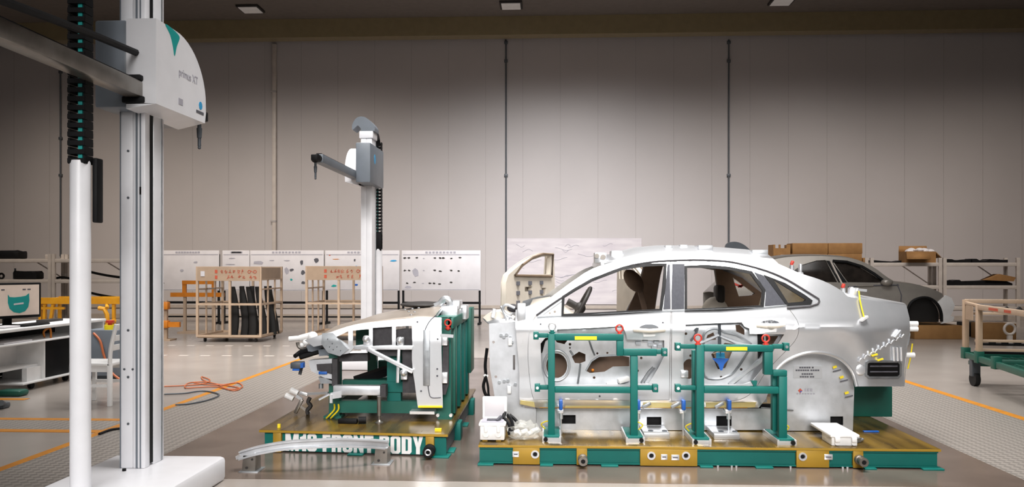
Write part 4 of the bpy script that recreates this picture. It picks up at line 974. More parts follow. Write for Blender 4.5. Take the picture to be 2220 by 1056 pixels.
ring = [R_ @ Vector((.19 * math.cos(a), .19 * math.sin(a), 0)) + c for a in [2 * math.pi * i / 24 for i in range(24)]]
sw.tube(ring, .017, 8, True)
for a in (0, 2.1, 4.2): sw.bar(c, c + R_ @ Vector((.19 * math.cos(a), .19 * math.sin(a), 0)), .03, .015)
sw.ball(c, .05).cyl(c, c + R_ @ Vector((0, 0, .12)) * (-1 if (R_ @ Vector((0, 0, 1))).x > 0 else 1), .03)
part(sw, 'steering_wheel', 'dark', root, label='dark steering wheel')
c = P(1550, 668, 7.9); part(MB().ball(c + Vector((0, 0, -.05)), .13, .12, .16), 'cream_headrest', 'cream', root, label='cream rounded headrest')
part(MB().box(c.x + .0, c.x + .08, c.y - .1, c.y + .1, c.z + .05, c.z + .22, .03), 'dark_rest', 'dark', root)
part(MB().bar(P(1590, 615, 8.15), P(1608, 622, 8.15), .03, .02).bar(P(1600, 622, 8.15), P(1612, 618, 8.15), .03, .02), 'red_clamp', 'red', root)
# rocker and sill
part(panel([(1160, 886), (1690, 886), (1690, 932), (1400, 933), (1160, 932)], [[(1214, 900), (1248, 900), (1248, 919), (1214, 919)], [(1402, 904), (1434, 904), (1434, 922), (1402, 922)], [(1553, 902), (1586, 902), (1586, 924), (1553, 924)]], flat(6.6), .012, 16), 'sill_plate', 'alu2', root)
part(MB().box(PXX(1160, 6.66), PXX(1850, 6.66), 6.66, 6.68, PZ, .36), 'sill_backing', 'black', root)
part(MB().tube([car(-.002)(x, 884) for x in range(1170, 1645, 30)], .003, 6), 'glue_bead', 'yellowo', sp)
# front bulkhead plates
part(panel([(1060, 702), (1126, 697), (1130, 760), (1136, 808), (1137, 884), (1162, 886), (1162, 934), (1120, 934), (1098, 890), (1074, 870), (1062, 800)], [[(1112, 770), (1117, 770), (1117, 802), (1112, 802)], circle(1070, 742, 3, 8), circle(1075, 817, 3, 8)], flat(6.56), .012, 12), 'front_bulkhead', 'alu2', root)
fb = P(1062, 800, 6.56).x
part(MB().add([P(1060, 702, 6.57), P(1118, 697, 6.57), P(1090, 672, 7.1), P(1047, 690, 7.1)], [(0, 1, 2, 3)]), 'bulkhead_top', 'alu2', root, solid=.01)
part(MB().box(P(1122, 690, 6.53).x, P(1140, 690, 6.53).x, 6.46, 6.53, P(0, 700, 6.5).z, P(0, 655, 6.5).z, .006), 'fender_bracket', 'alu', root)
mb = MB()
for x, y in ((1086, 727), (1098, 726), (1106, 732), (1082, 829), (1093, 827), (1101, 826), (1104, 838), (1117, 834), (1110, 742), (1092, 731)): c = P(x, y, 6.54); mb.cyl(c, c + Vector((0, .03, 0)), .013, n=8)
part(mb, 'bulkhead_bolt', 'alud', root)
mb = MB()
for x, y in ((1106, 741), (1104, 845)): c = P(x, y, 6.53); mb.box(c.x - .015, c.x + .015, 6.52, 6.57, c.z - .03, c.z + .03, .004)
part(mb, 'bulkhead_lug', 'boxwhite', root)
part(MB().tube(spline([P(x, y, 6.72) for x, y in ((1116, 668), (1098, 661), (1090, 668), (1094, 680), (1108, 688))], 4), .012, 8), 'cowl_hose', 'alu2', root)
part(MB().ball(P(1112, 668, 6.78), .05, .06, .035), 'duct_part', 'foam', root)
part(MB().prism([P(x, y, 6.75) for x, y in ((1047, 688), (1062, 678), (1084, 676), (1100, 686), (1112, 694), (1090, 699), (1060, 701))], (0, .5, 0)), 'cowl_tray', 'cream', root)
part(MB().bar(P(1068, 690, 6.7), P(1072, 670, 6.72), .03, .03, .005), 'cowl_post', 'alu', root)
part(MB().bar(P(1100, 694, 6.7), P(1086, 664, 6.76), .02, .02, .005), 'cowl_stay', 'alu', root)
part(MB().tube(spline([P(x, y, 6.62) for x, y in ((1056, 755), (1052, 790), (1053, 815), (1048, 838), (1056, 860), (1075, 868))], 4), .014, 6).tube(spline([P(x, y, 6.6) for x, y in ((1053, 815), (1058, 838), (1060, 858), (1070, 866))], 4), .01, 6), 'wiring_loom', 'black', root)
part(MB().tube(spline([P(x, y, 6.62) for x, y in ((1050, 812), (1056, 818))], 2), .018, 6), 'loom_clip', 'boxwhite', root)
# rear screen clamps
def clampset(x, y, Y):
    c = P(x, y, Y)
    k = part(MB().box(c.x - .05, c.x + .05, Y - .03, Y + .06, c.z - .1, c.z - .04, .008).cyl((c.x - .04, Y, c.z - .06), (c.x - .04, Y, c.z + .02), .02).box(c.x + .02, c.x + .04, Y - .02, Y + .03, c.z - .07, c.z + .03, .004), 'screen_clamp', 'alu', root)
    part(MB().bar((c.x - .045, Y, c.z + .02), (c.x - .03, Y, c.z + .055), .028, .024, .006), 'clamp_tip', 'red', k, label='red clamp tip')
clampset(1727, 580, 6.95); clampset(1838, 630, 6.8)
part(MB().tube([P(1862, 632, 6.72), *[car(-.02)(x, y) for x, y in ((1862, 650), (1866, 668), (1871, 687))]], .0055, 6), 'yellow_strap', 'yellow', root); part(MB().bar(car(-.02)(1864, 695), car(-.02)(1877, 686), .03, .015), 'strap_end', 'boxwhite', root)
part(MB().box(P(1842, 0, 6.75).x, P(1862, 0, 6.75).x, 6.74, 6.8, P(0, 655, 6.75).z, P(0, 622, 6.75).z, .006).bar(P(1858, 628, 6.74), P(1878, 630, 6.74), .03, .02), 'screen_bracket', 'alu', root)
# blue clamps, yellow tags and jacks under the rocker
for x in (1216, 1384, 1482, 1581):
    c = P(x, 876, 6.40); k = part(MB().box(c.x - .014, c.x + .014, 6.38, 6.44, c.z - .045, c.z + .03, .006), 'blue_grip', 'blue', root)
    part(MB().cyl((c.x, 6.42, c.z - .045), (c.x, 6.42, c.z - .12), .016).box(c.x - .03, c.x + .02, 6.40, 6.5, c.z - .075, c.z - .045, .005).cyl((c.x, 6.42, c.z - .12), (c.x, 6.42, PZ), .008), 'clamp_foot', 'alu', k)
for x in (1465, 1560, 1402): c = P(x, 878, 6.41); part(MB().bar(c + Vector((-.035, 0, -.02)), c + Vector((.03, 0, .015)), .02, .025, .004), 'lever', 'alud', root)
for x in (1418, 1570):
    a = P(x - 26, 940, 6.28); part(MB().box(P(x - 22, 0, 6.28).x, P(x + 34, 0, 6.28).x, 6.28, 6.58, PZ, PZ + .045, .004), 'support_pad', 'alu', root)
    mb = MB()
    for d in (-8, 22): c = P(x + d, 0, 6.38); mb.lathe((c.x, 6.36, PZ + .045), [(.02, 0), (.02, .006), (.01, .006), (.01, 0)])
    part(mb, 'pad_bolt', 'greyd', root)
for x, y in ((1455, 893), (1370, 893), (1744, 845), (1668, 873)): pass
part(MB().tube([P(1650, 884, 6.6), P(1720, 890, 6.6)], .005, 4), 'seam_bead', 'alud', root)
for k, q in enumerate(([(1394, 874), (1456, 874), (1456, 884), (1392, 884)], [(1462, 876), (1476, 876), (1476, 884), (1462, 884)], [(1530, 874), (1640, 872), (1636, 883), (1530, 884)], [(1225, 880), (1370, 880), (1370, 885), (1225, 885)], [(1128, 868), (1158, 872), (1160, 883), (1128, 876)])):
    part(panel(q, [], car(-.004), .003, 8), 'glue_patch', 'glue', root, label='pale yellow glue patch')

# --- far doors standing open
def open_door(lab, hinge, ang, z0, zb, zt, L):
    hx, hy = hinge; d = Vector((math.cos(ang), math.sin(ang), 0)); n = Vector((-d.y, d.x, 0))
    f = lambda u, z: Vector((hx, hy, 0)) + d * u + Vector((0, 0, z))
    out = [(0, z0 + .1), (.05, z0), (L, z0), (L + .03, z0 + .3), (L + .02, zb), (L, zt)] + spline([(L - .2, zt - .005), (L * .55, zt - .05), (L * .25, zt - .14), (.02, zb + .03)], 3) + [(-.03, zb - .05), (-.04, zb - .3)]
    win = [(.16, zb + .03), (L - .1, zb + .03), (L - .07, zt - .04), (L * .72, zt - .045)] + [(L * .5, zt - .085), (L * .3, zt - .16)]
    holes = [win] + [[(L * a, zb - b), (L * (a + w_), zb - b), (L * (a + w_), zb - b - h), (L * a, zb - b - h)] for a, b, w_, h in ((.12, .28, .1, .12), (.35, .1, .16, .05), (.5, .22, .22, .2), (.72, .12, .1, .1), (.3, .3, .12, .1), (.25, .42, .3, .2), (.65, .5, .2, .1))]
    dr = part(panel(out, holes, f, .05, .12, n), 'far_door', 'cream', root, label=lab)
    part(panel([(x * .94 + L * .03, z) for x, z in out], [[(x, z) for x, z in win]], lambda u, z: f(u, z) - n * .01 * -7, .01, .12, n), 'door_skin', 'cream', dr)
    mb = MB()
    for k in range(9):
        u, z = .15 * L + (k % 3) * .25 * L, zb - .06 - .1 * (k // 3); c = f(u + .05, z) - n * .008; mb.box(c.x - .02, c.x + .02, c.y - .02, c.y + .02, c.z - .02, c.z + .02)
    part(mb, 'door_fitting', 'ink', dr)
    part(MB().tube([f(u, z) - n * .015 for u, z in grow(win, .03)], .013, 6, True), 'window_gasket', 'brownl', dr)
    return dr
open_door('open far front door', (-.42, 8.32), math.radians(63), .6, 1.35, 1.62, 1.05)
open_door('open far rear door', (1.02, 8.35), math.radians(103), .55, 1.30, 1.56, .85)

# ================================================================ green door frames standing in front of the car
def eye(t, x, y, Y, m):
    c = P(x, y, Y + .03)
    e = part(MB().ring(c, .026, .007, 'y', 18), 'lifting_eye', m, t); part(MB().cyl((c.x, c.y, c.z - .06), (c.x, c.y, c.z - .028), .014).cyl((c.x, c.y, c.z - .05), (c.x, c.y, c.z - .04), .024), 'eye_shank', 'green' if m == 'alu' else m, e)
def door_frame(lab, Y, d, bars, ears, strip, eyes, feet):
    allx = [b[0] for b in bars] + [b[2] for b in bars]
    t = thing('door_fixture', lab, 'fixture', (P(sum(allx) / len(allx), 0, Y).x, Y, PZ), 'green door fixtures')
    for nm, (x0, y0, x1, y1), yy in [(b[4], b[:4], b[5] if len(b) > 5 else 0) for b in bars]:
        a, b = P(x0, y0, Y), P(x1, y1, Y)
        part(MB().box(a.x, b.x, Y + yy, Y + yy + d, b.z, a.z, .005), nm, 'green', t)
    for x0, x1, yc, side in ears:
        a, b = P(x0, yc - 5, Y), P(x1, yc + 5, Y); xe = a.x if side < 0 else b.x
        e = part(MB().box(a.x, b.x, Y + .02, Y + .05, b.z, a.z, .003).box(xe - .02, xe + .02, Y - .01, Y + .05, b.z - .012, a.z + .012, .003), 'arm', 'green', t)
        part(MB().cyl((xe, Y - .013, (a.z + b.z) / 2), (xe, Y - .009, (a.z + b.z) / 2), .011), 'pin_hole', 'alud' if side > 0 else 'boxwhite', e)
    a, b = P(strip[0], strip[1], Y), P(strip[2], strip[3], Y); part(MB().box(a.x, b.x, Y - .002, Y + .002, b.z, a.z), 'yellow_strip', 'yellow', t)
    for ex, ey, m in eyes: eye(t, ex, ey, Y, m)
    for x, sx in feet:
        c = P(x, 0, Y).x
        f = part(MB().box(c - .06, c + .06, Y - .03, Y + .34, PZ + .03, PZ + .045, .003), 'foot_plate', 'green', t)
        part(MB().box(c - .07 * 1, c - .055, Y - .05, Y + .37, PZ, PZ + .04).box(c + .055, c + .07, Y - .05, Y + .37, PZ, PZ + .04).box(c - .055, c + .055, Y - .04, Y + .36, PZ, PZ + .03), 'foot_channel', 'alu', f)
        part(MB().cyl((c - .045 * sx, Y - .055, PZ + .02), (c - .045 * sx, Y - .03, PZ + .02), .016), 'foot_bolt', 'black', f)
        part(MB().prism([Vector((c - .008, Y + d, PZ + .045)), Vector((c - .008, Y + .31, PZ + .045)), Vector((c - .008, Y + .27, PZ + .1)), Vector((c - .008, Y + d, PZ + .26))], (.016, 0, 0)), 'gusset', 'green', f)
        part(MB().tube(spline([(c - .05 * sx, Y + .2, PZ + .05), (c - .08 * sx, Y + .18, PZ + .09), (c - .03 * sx, Y + .15, PZ + .12), (c - .0, Y + .12, PZ + .1)], 4), .005, 6), 'earth_wire', 'yellow', f)
    return t
door_frame('green tubular frame in front of the front door of the silver car', 6.18, .05,
           [(1188, 724, 1203, 951, 'post'), (1203, 724, 1352, 739, 'top_bar'), (1337, 739, 1352, 772, 'step_post'), (1352, 757, 1424, 772, 'step_bar'), (1367, 772, 1383, 951, 'post'), (1203, 839, 1367, 853, 'middle_bar')],
           [(1162, 1188, 728, -1), (1424, 1441, 764, 1), (1165, 1188, 841, -1), (1383, 1421, 842, 1)], (1246, 729, 1294, 737), [(1197, 708, 'alu'), (1343, 712, 'red')], [(1196, 1), (1376, -1)])
door_frame('green tubular frame in front of the rear door of the silver car', 6.14, .06,
           [(1510, 748, 1527, 957, 'post'), (1527, 748, 1677, 763, 'top_bar'), (1657, 763, 1676, 813, 'step_post'), (1676, 803, 1707, 816, 'step_bar'), (1689, 816, 1707, 957, 'post'), (1527, 838, 1689, 854, 'middle_bar'), (1506, 763, 1516, 940, 'rear_post', .09), (1682, 816, 1696, 940, 'rear_post', .09)],
           [(1470, 1510, 752, -1), (1677, 1705, 752, 1), (1470, 1510, 842, -1)], (1574, 752, 1620, 760), [(1513, 733, 'red'), (1660, 734, 'red')], [(1519, 1), (1702, -1)])
a = P(1635, 838, 6.16); solo(MB().prism([P(1628, 826, 6.16), P(1642, 826, 6.16), P(1640, 838, 6.16), P(1646, 839, 6.16), P(1636, 839, 6.16)], (0, .03, 0)), 'lug_bracket', 'green', 'small green lug bracket sitting on the middle bar of the rear door fixture', 'bracket')
# blue arrow tag
pt = [(1553, 765), (1571, 765), (1572, 777), (1581, 778), (1570, 790), (1566, 803), (1562, 803), (1557, 790), (1544, 777), (1553, 777)]
ya = 6.34
t = thing('arrow_tag', 'blue arrow shaped tag hanging in the rear door opening of the silver car', 'tag', P(1562, 803, ya))
part(MB().ppoly(pt[3:9], ya, .012), 'arrow_head', 'blue', t); part(MB().ppoly([pt[0], pt[1], pt[2], pt[9]], ya, .012), 'arrow_stem', 'bluel', t, label='light blue stem')
part(MB().tube([P(1562, 766, ya + .006), P(1562, 757, 6.2)], .004, 5), 'hanger', 'greyd', t)

# ================================================================ boxes and bag on the right platform
def case_open(lab, px0, px1, yb, Y):
    a = P(px0, yb, Y); b = P(px1, yb, Y); w_ = b.x - a.x; z = PZ + .012
    t = thing('junction_box', lab, 'box', ((a.x + b.x) / 2, Y + .1, PZ))
    part(MB().box(a.x, b.x, Y, Y + .16, z, z + .13, .01).box(a.x - .008, b.x + .008, Y - .008, Y + .168, z + .105, z + .125, .006), 'box_body', 'boxwhite', t)
    part(MB().box(a.x + .01, b.x - .01, Y + .01, Y + .15, z + .128, z + .136), 'seal', 'inkl', t)
    ld = part(MB().box(a.x + .005, b.x + .01, Y + .165, Y + .20, z + .13, z + .30, .012), 'lid', 'boxwhite', t)
    part(MB().box(a.x + .025, b.x - .01, Y + .160, Y + .166, z + .15, z + .285, .002), 'lid_recess', 'paper', ld)
    for f in (.25, .75): part(MB().cyl((a.x + w_ * f, Y - .012, z + .045), (a.x + w_ * f, Y + .0, z + .045), .022).box(a.x + w_ * f - .012, a.x + w_ * f + .012, Y - .02, Y, z + .06, z + .11, .004), 'latch', 'boxwhite', t)
    for f in (.2, .75): part(MB().box(a.x + w_ * f - .02, a.x + w_ * f + .02, Y + .02, Y + .06, PZ, z, .002), 'foot', 'gold', t)
    part(MB().box(a.x + .05, a.x + .12, Y + .05, Y + .1, z + .13, z + .145).bar((b.x - .06, Y + .04, z + .14), (b.x - .03, Y + .1, z + .16), .02, .02), 'terminal', 'ink', t)
case_open('open white plastic junction box on the front left corner of the long platform', 1040, 1094, 948, 6.12)
Yb = 6.12; a = P(1785, 960, Yb); b = P(1858, 960, Yb)
t = thing('junction_box', 'closed white plastic box tilted at the right of the long platform', 'box', ((a.x + b.x) / 2, Yb + .1, PZ))
Yb = 6.10; a = P(1803, 960, Yb); b = P(1859, 960, Yb)
part(MB().box(a.x, b.x, Yb, Yb + .22, PZ, PZ + .065, .006), 'box_body', 'boxwhite', t)
part(MB().box(a.x - .012, b.x + .012, Yb - .012, Yb + .46, PZ + .062, PZ + .084, .005), 'lid', 'boxwhite', t)
for f in (.2, .85): part(MB().cyl((a.x + (b.x - a.x) * f, Yb - .012, PZ + .022), (a.x + (b.x - a.x) * f, Yb + .01, PZ + .022), .018).box(a.x + (b.x - a.x) * f - .018, a.x + (b.x - a.x) * f + .018, Yb - .024, Yb, PZ + .028, PZ + .066, .005), 'latch', 'boxwhite', t)
c = P(1866, 946, Yb + .12); part(MB().ring((c.x + .0, Yb + .16, PZ + .018), .03, .008, 'z', 14).bar((b.x, Yb + .08, PZ + .02), (c.x, Yb + .14, PZ + .02), .03, .03), 'cable_gland', 'alud', t)
# clear bag with fittings
cb = P(1135, 930, 6.2)
b_ = bmesh.new(); bmesh.ops.create_icosphere(b_, subdivisions=3, radius=1); rn = random.Random(4)
for v in b_.verts: k = 1 + .18 * rn.uniform(-1, 1); v.co = Vector((cb.x + v.co.x * .125 * k, 6.24 + v.co.y * .09 * k, PZ + .005 + max(0, (v.co.z + .75)) * .072 * k))
t = thing('plastic_bag', 'clear plastic bag with white fittings beside the open white box', 'bag', (cb.x, 6.24, PZ))
part(MB().bm(b_), 'bag_film', 'plastic', t, sharp=15)
mb = MB()
for dx, dz in ((-.06, .045), (.0, .05), (.05, .04), (.08, .06), (-.02, .03)): mb.cyl((cb.x + dx - .02, 6.22, PZ + dz), (cb.x + dx + .02, 6.26, PZ + dz + .01), .018)
part(mb, 'fitting', 'boxwhite', t)
solo(MB().tube(spline([P(x, y, Y_) for x, y, Y_ in ((1096, 892, 6.3), (1092, 905, 6.26), (1100, 915, 6.22), (1106, 928, 6.2), (1103, 940, 6.18), (1112, 930, 6.2), (1108, 910, 6.24), (1100, 900, 6.3))], 4), .014, 6).tube(spline([P(x, y, Y_) for x, y, Y_ in ((1105, 900, 6.3), (1115, 908, 6.28), (1124, 918, 6.26))], 4), .014, 6), 'cable_bundle', 'black', 'black cable bundle between the open white box and the clear bag', 'cable')
g = G(1888, 937, PZ); solo(MB().box(g.x - .06, g.x + .06, g.y - .015, g.y + .015, PZ, PZ + .012, .004), 'marker_pen', 'blue', 'blue marker lying on the deck beside the closed white box', 'pen')

# ================================================================ LEFT PLATFORM
LZ = .18
A = G(562, 932, LZ); B = G(974, 942, LZ); C_ = G(1030, 843, LZ); D_ = G(650, 858, LZ)
B = Vector((-.77, B.y, LZ)); C_ = Vector((-.77, C_.y, LZ)); D_ = Vector((A.x - .02, C_.y - .3, LZ))
ex = (B - A).normalized(); ey = Vector((-ex.y, ex.x, 0)); Lp = (B - A).length
lp = thing('front_body_platform', 'shorter green and gold platform lettered M16 FRONT BODY on the left', 'platform', ((A.x + B.x) / 2, (A.y + C_.y) / 2, 0))
def quad(i, z0, z1): # inset copy of the deck
    c = (A + B + C_ + D_) / 4; pts = [p + (c - p).normalized() * i for p in (A, B, C_, D_)]
    return MB().prism([Vector((p.x, p.y, z0)) for p in pts], (0, 0, z1 - z0))
part(quad(0, LZ - .02, LZ), 'deck_plate', 'deckgold', lp)
part(MB().bar(A + ex * .0 + Vector((0, -.002, -.01)), B + Vector((0, -.002, -.01)), .004, .017), 'edge_strip', 'gold', lp)
def fb_(u0, u1, z0, z1, n0, n1, bev=0):
    m_ = MB().box(u0, u1, n0, n1, z0, z1, bev); m_.v = [Vector((A.x, A.y, 0)) + ex * v.x + ey * v.y + Vector((0, 0, v.z)) for v in m_.v]; return m_
for u0, u1 in ((.03, .11), (.175, Lp - .175), (Lp - .11, Lp - .02)):
    part(fb_(u0, u1, .012, LZ - .02, .035, .055), 'side_beam', 'green', lp)
for u0, u1 in ((.11, .175), (Lp - .175, Lp - .11)): part(fb_(u0, u1, .006, LZ - .02, .005, .055, .002), 'pad_plate', 'gold', lp)
for a, b in ((B, C_), (A, D_)):
    d = (b - a).normalized(); part(MB().bar(a + d * .08 + Vector((-.03 if a is B else .03, 0, -.09)), b - d * .05 + Vector((-.03 if a is B else .03, 0, -.09)), .02, .14), 'end_beam', 'greyd' if a is B else 'green', lp)
    for f in (.1, .3, .55, .8):
        c = a + (b - a) * f; part(MB().box(c.x - .03, c.x + .03, c.y - .08, c.y + .08, 0, LZ - .03 if f in (.3, .8) else .015, .004), 'foot_plate', 'green', lp)
part(fb_(Lp - .12, Lp + .01, 0, .014, -.03, .1, .003), 'foot_plate', 'green', lp); part(fb_(.72, .84, 0, .014, -.03, .06, .003), 'foot_plate', 'green', lp)
c = Vector((A.x, A.y, 0)) + ex * (Lp - .14) + Vector((0, .0, .06))
pn = part(MB().lathe(c, [(.045, 0), (.045, -.03), (.035, -.035), (.035, -.07), (.042, -.075), (.042, -.1), (.02, -.1), (.02, -.07)], 'y', 24), 'locating_pin', 'black', lp); part(MB().ring(c + Vector((0, -.1, 0)), .02, .006, 'y', 18), 'pin_bore', 'alu', pn)
# heavy condensed capitals, cut from sheet
def octa(x0, y0, x1, y1, c): return [(x0 + c, y0), (x1 - c, y0), (x1, y0 + c), (x1, y1 - c), (x1 - c, y1), (x0 + c, y1), (x0, y1 - c), (x0, y0 + c)]
SW = .21
GLY = {'M': (.78, [([(0, 0), (SW, 0), (SW, .62), (.33, 0), (.45, 0), (.57, .62), (.57, 0), (.78, 0), (.78, 1), (.5, 1), (.39, .45), (.28, 1), (0, 1)], [])]),
       '1': (.36, [([(.13, 0), (.36, 0), (.36, 1), (.2, 1), (.17, .86), (0, .8), (0, .66), (.13, .68)], [])]),
       '6': (.54, [(octa(0, 0, .54, .62, .1), [octa(SW, .14, .33, .48, .04)]), ([(0, .3), (SW, .55), (SW, .82), (.25, .86), (.3, .86), (.33, .82), (.33, .72), (.54, .72), (.54, .88), (.44, 1), (.1, 1), (0, .9)], [])]),
       'F': (.46, [([(0, 0), (.22, 0), (.22, .4), (.42, .4), (.42, .57), (.22, .57), (.22, .82), (.46, .82), (.46, 1), (0, 1)], [])]),
       'R': (.56, [([(0, 0), (.22, 0), (.22, .42), (.28, .42), (.33, .38), (.33, 0), (.55, 0), (.55, .4), (.48, .5), (.56, .58), (.56, .88), (.46, 1), (0, 1)], [[(.22, .58), (.3, .58), (.34, .62), (.34, .8), (.3, .84), (.22, .84)]])]),
       'O': (.56, [(octa(0, 0, .56, 1, .11), [octa(SW, .15, .35, .85, .04)])]),
       'N': (.56, [([(0, 0), (.19, 0), (.19, .5), (.37, 0), (.56, 0), (.56, 1), (.37, 1), (.37, .5), (.19, 1), (0, 1)], [])]),
       'T': (.5, [([(.14, 0), (.36, 0), (.36, .82), (.5, .82), (.5, 1), (0, 1), (0, .82), (.14, .82)], [])]),
       'B': (.56, [([(0, 0), (.46, 0), (.56, .1), (.56, .42), (.48, .52), (.55, .62), (.55, .9), (.45, 1), (0, 1)], [[(.22, .16), (.32, .16), (.35, .2), (.35, .4), (.32, .44), (.22, .44)], [(.22, .6), (.31, .6), (.34, .64), (.34, .81), (.31, .84), (.22, .84)]])]),
       'D': (.56, [([(0, 0), (.45, 0), (.56, .11), (.56, .89), (.45, 1), (0, 1)], [[(.22, .17), (.31, .17), (.35, .21), (.35, .79), (.31, .83), (.22, .83)]])]),
       'Y': (.58, [([(.18, 0), (.4, 0), (.4, .38), (.58, 1), (.36, 1), (.29, .62), (.22, 1), (0, 1), (.18, .38)], [])]), ' ': (.2, [])}
W_ = sum(GLY[c][0] + .07 for c in 'M16 FRONT BODY') - .07; kx = (Lp - .40) / W_; kz = .138; ux_ = 0; txt = MB()
for c in 'M16 FRONT BODY':
    for ol, hs in GLY[c][1]:
        q = panel(ol, hs, lambda x, y: Vector((A.x, A.y, .014)) + ex * (.2 + (ux_ + x) * kx) + ey * .033 + Vector((0, 0, y * kz)), .003, .5, ey); txt.add(q.v, q.f)
    ux_ += GLY[c][0] + .07
part(txt, 'platform_lettering', 'boxwhite', lp, label='white letters M16 FRONT BODY')
part(MB().bar(A + ex * .12 + ey * .1, A + ex * .12 + ey * .102 + Vector((0, 0, .03)), .02).bar(B - ex * .1 + ey * .12, B - ex * .1 + ey * .12 + Vector((0, 0, .02)), .05, .03), 'deck_stud', 'yellow', lp)

# green stand on the left platform
s = thing('green_stand', 'dark green welded stand carrying the silver front body', 'stand', (-1.4, 7.4, LZ))
YF = 6.87; YR = 8.35
def sx_(px, Y=YF): return PXX(px, Y)
def zz(py, Y=YF): return P(CX, py, Y).z
xl, xr = sx_(723), sx_(965)
def sb(x0, x1, y0, y1, Y0, Y1, nm='beam', m='greend'):
    part(MB().box(x0, x1, Y0, Y1, zz(y1, Y0), zz(y0, Y0), .006), nm, m, s)
for Yp in (YF, YR):
    part(MB().box(xl - .04, xl + .05, Yp, Yp + .09, LZ, zz(770)), 'post', 'greend', s); part(MB().box(xr - .05, xr + .05, Yp, Yp + .1, LZ, zz(690)), 'post', 'greend', s)
    part(MB().box(xl + .05, xr - .05, Yp, Yp + .08, zz(898), zz(872)), 'rail', 'greend', s)
    part(MB().box(xl + .05, xr - .05, Yp + .1, Yp + .18, zz(856), zz(830)), 'rail', 'greend', s)
    part(MB().box(sx_(838), sx_(868), Yp + .02, Yp + .1, zz(872), zz(760)), 'post', 'green', s)
    part(MB().box(sx_(838), sx_(875), Yp + .0, Yp + .1, zz(852), zz(830)), 'crosspiece', 'green', s)
for x in (xl, xr): part(MB().box(x - .04, x + .04, YF + .09, YR, zz(898), zz(872)), 'rail', 'greend', s)
part(MB().box(xl + .12, xr - .05, YF + .3, YF + .32, zz(760), zz(722)), 'back_plate', 'greend', s)
part(MB().bar((xl + .15, YF + .2, zz(835)), (xl + .75, YF + .7, zz(790)), .1, .07), 'diagonal', 'black', s)
part(MB().box(xr - .06, xr + .06, YF - .02, YF + .12, LZ, LZ + .02).box(xl - .08, xl + .07, YF - .02, YF + .12, LZ, LZ + .02), 'base_plate', 'greend', s)
# ribbed right side
zt2 = zz(690)
sg = part(MB().box(xr + .02, xr + .07, YF, YR + .1, zt2 - .09, zt2, .004), 'top_rail', 'greend', s)
for k in range(4):
    y = YF + .15 + k * .36; part(MB().box(xr + .0, xr + .07, y, y + .12, LZ + .02, zt2 - .08, .004), 'rib', 'green' if k else 'greend', s)
part(MB().box(xr + .06, xr + .10, YR - .25, YR + .1, zt2 - .62, zt2 + .02, .004), 'side_plate', 'greend', s)
part(MB().box(xr - .2, xr + .02, YF + .02, YR, zt2 - .04, zt2 - .0, .004), 'top_plate', 'greend', s)
eye(s, 971, 700, YF - .04, 'red'); eye(s, 999, 683, 7.8, 'red')
for x in (726, 735): part(MB().tube(spline([(sx_(x), YF - .02, LZ + .12), (sx_(x + 2), YF - .05, LZ + .08), (sx_(x - 6), YF - .08, LZ + .04), (sx_(x - 14), YF - .06, LZ + .01)], 4), .007, 6), 'earth_wire', 'yellow', s)
mb = MB()
for x in (950, 978): mb.cyl((sx_(x), YF - .03, LZ + .035), (sx_(x), YF, LZ + .035), .014)
part(mb, 'bolt', 'alu', s)
# screw jack in front
g = G(822, 918, LZ); solo(MB().lathe((g.x, g.y, LZ), [(.035, 0), (.035, .01), (.018, .018), (.01, .03), (.01, .06), (.017, .062), (.017, .22)], n=16), 'screw_jack', 'steel', 'slim metal screw jack standing on the deck of the left platform', 'jack')
g = G(760, 918, LZ)
t = thing('clamp_tool', 'black clamp tool lying on the deck of the left platform', 'tool', (g.x, g.y, LZ))
part(MB().bar((g.x - .1, g.y, LZ + .02), (g.x + .06, g.y - .01, LZ + .02), .05, .04, .01), 'tool_body', 'black', t); part(MB().cyl((g.x + .07, g.y - .02, LZ + .03), (g.x + .13, g.y - .01, LZ + .03), .028), 'tool_head', 'black', t)
# probe stand with white cylinders at the left rear corner
c = P(660, 895, 7.0)
t = thing('jointed_clamp', 'small jointed clamp arm with two white cylinders at the left of the platform', 'clamp', (c.x, 7.0, LZ))
part(MB().bar(P(640, 896, 7.0), P(655, 866, 7.0), .03, .03, .005).bar(P(648, 878, 7.0), P(672, 896, 7.02), .02).cyl(P(668, 893, 7.0), P(668, 906, 7.02), .012), 'base_arm', 'steel', t)
part(MB().tube(spline([P(x, y, 7.0) for x, y in ((672, 862), (668, 872), (674, 880), (666, 890), (668, 898))], 3), .018, 6), 'joint', 'dark', t)
part(MB().bar(P(655, 866, 7.0), P(643, 858, 7.0), .025).bar(P(668, 856, 7.0), P(650, 852, 7.0), .03, .03, .005).bar(P(665, 854, 7.0), P(712, 852, 6.95), .025, .02), 'link', 'alu', t)
part(MB().cyl(P(630, 845, 7.0), P(646, 853, 7.0), .024).cyl(P(619, 857, 7.0), P(636, 865, 7.0), .024), 'white_cylinder', 'boxwhite', t)

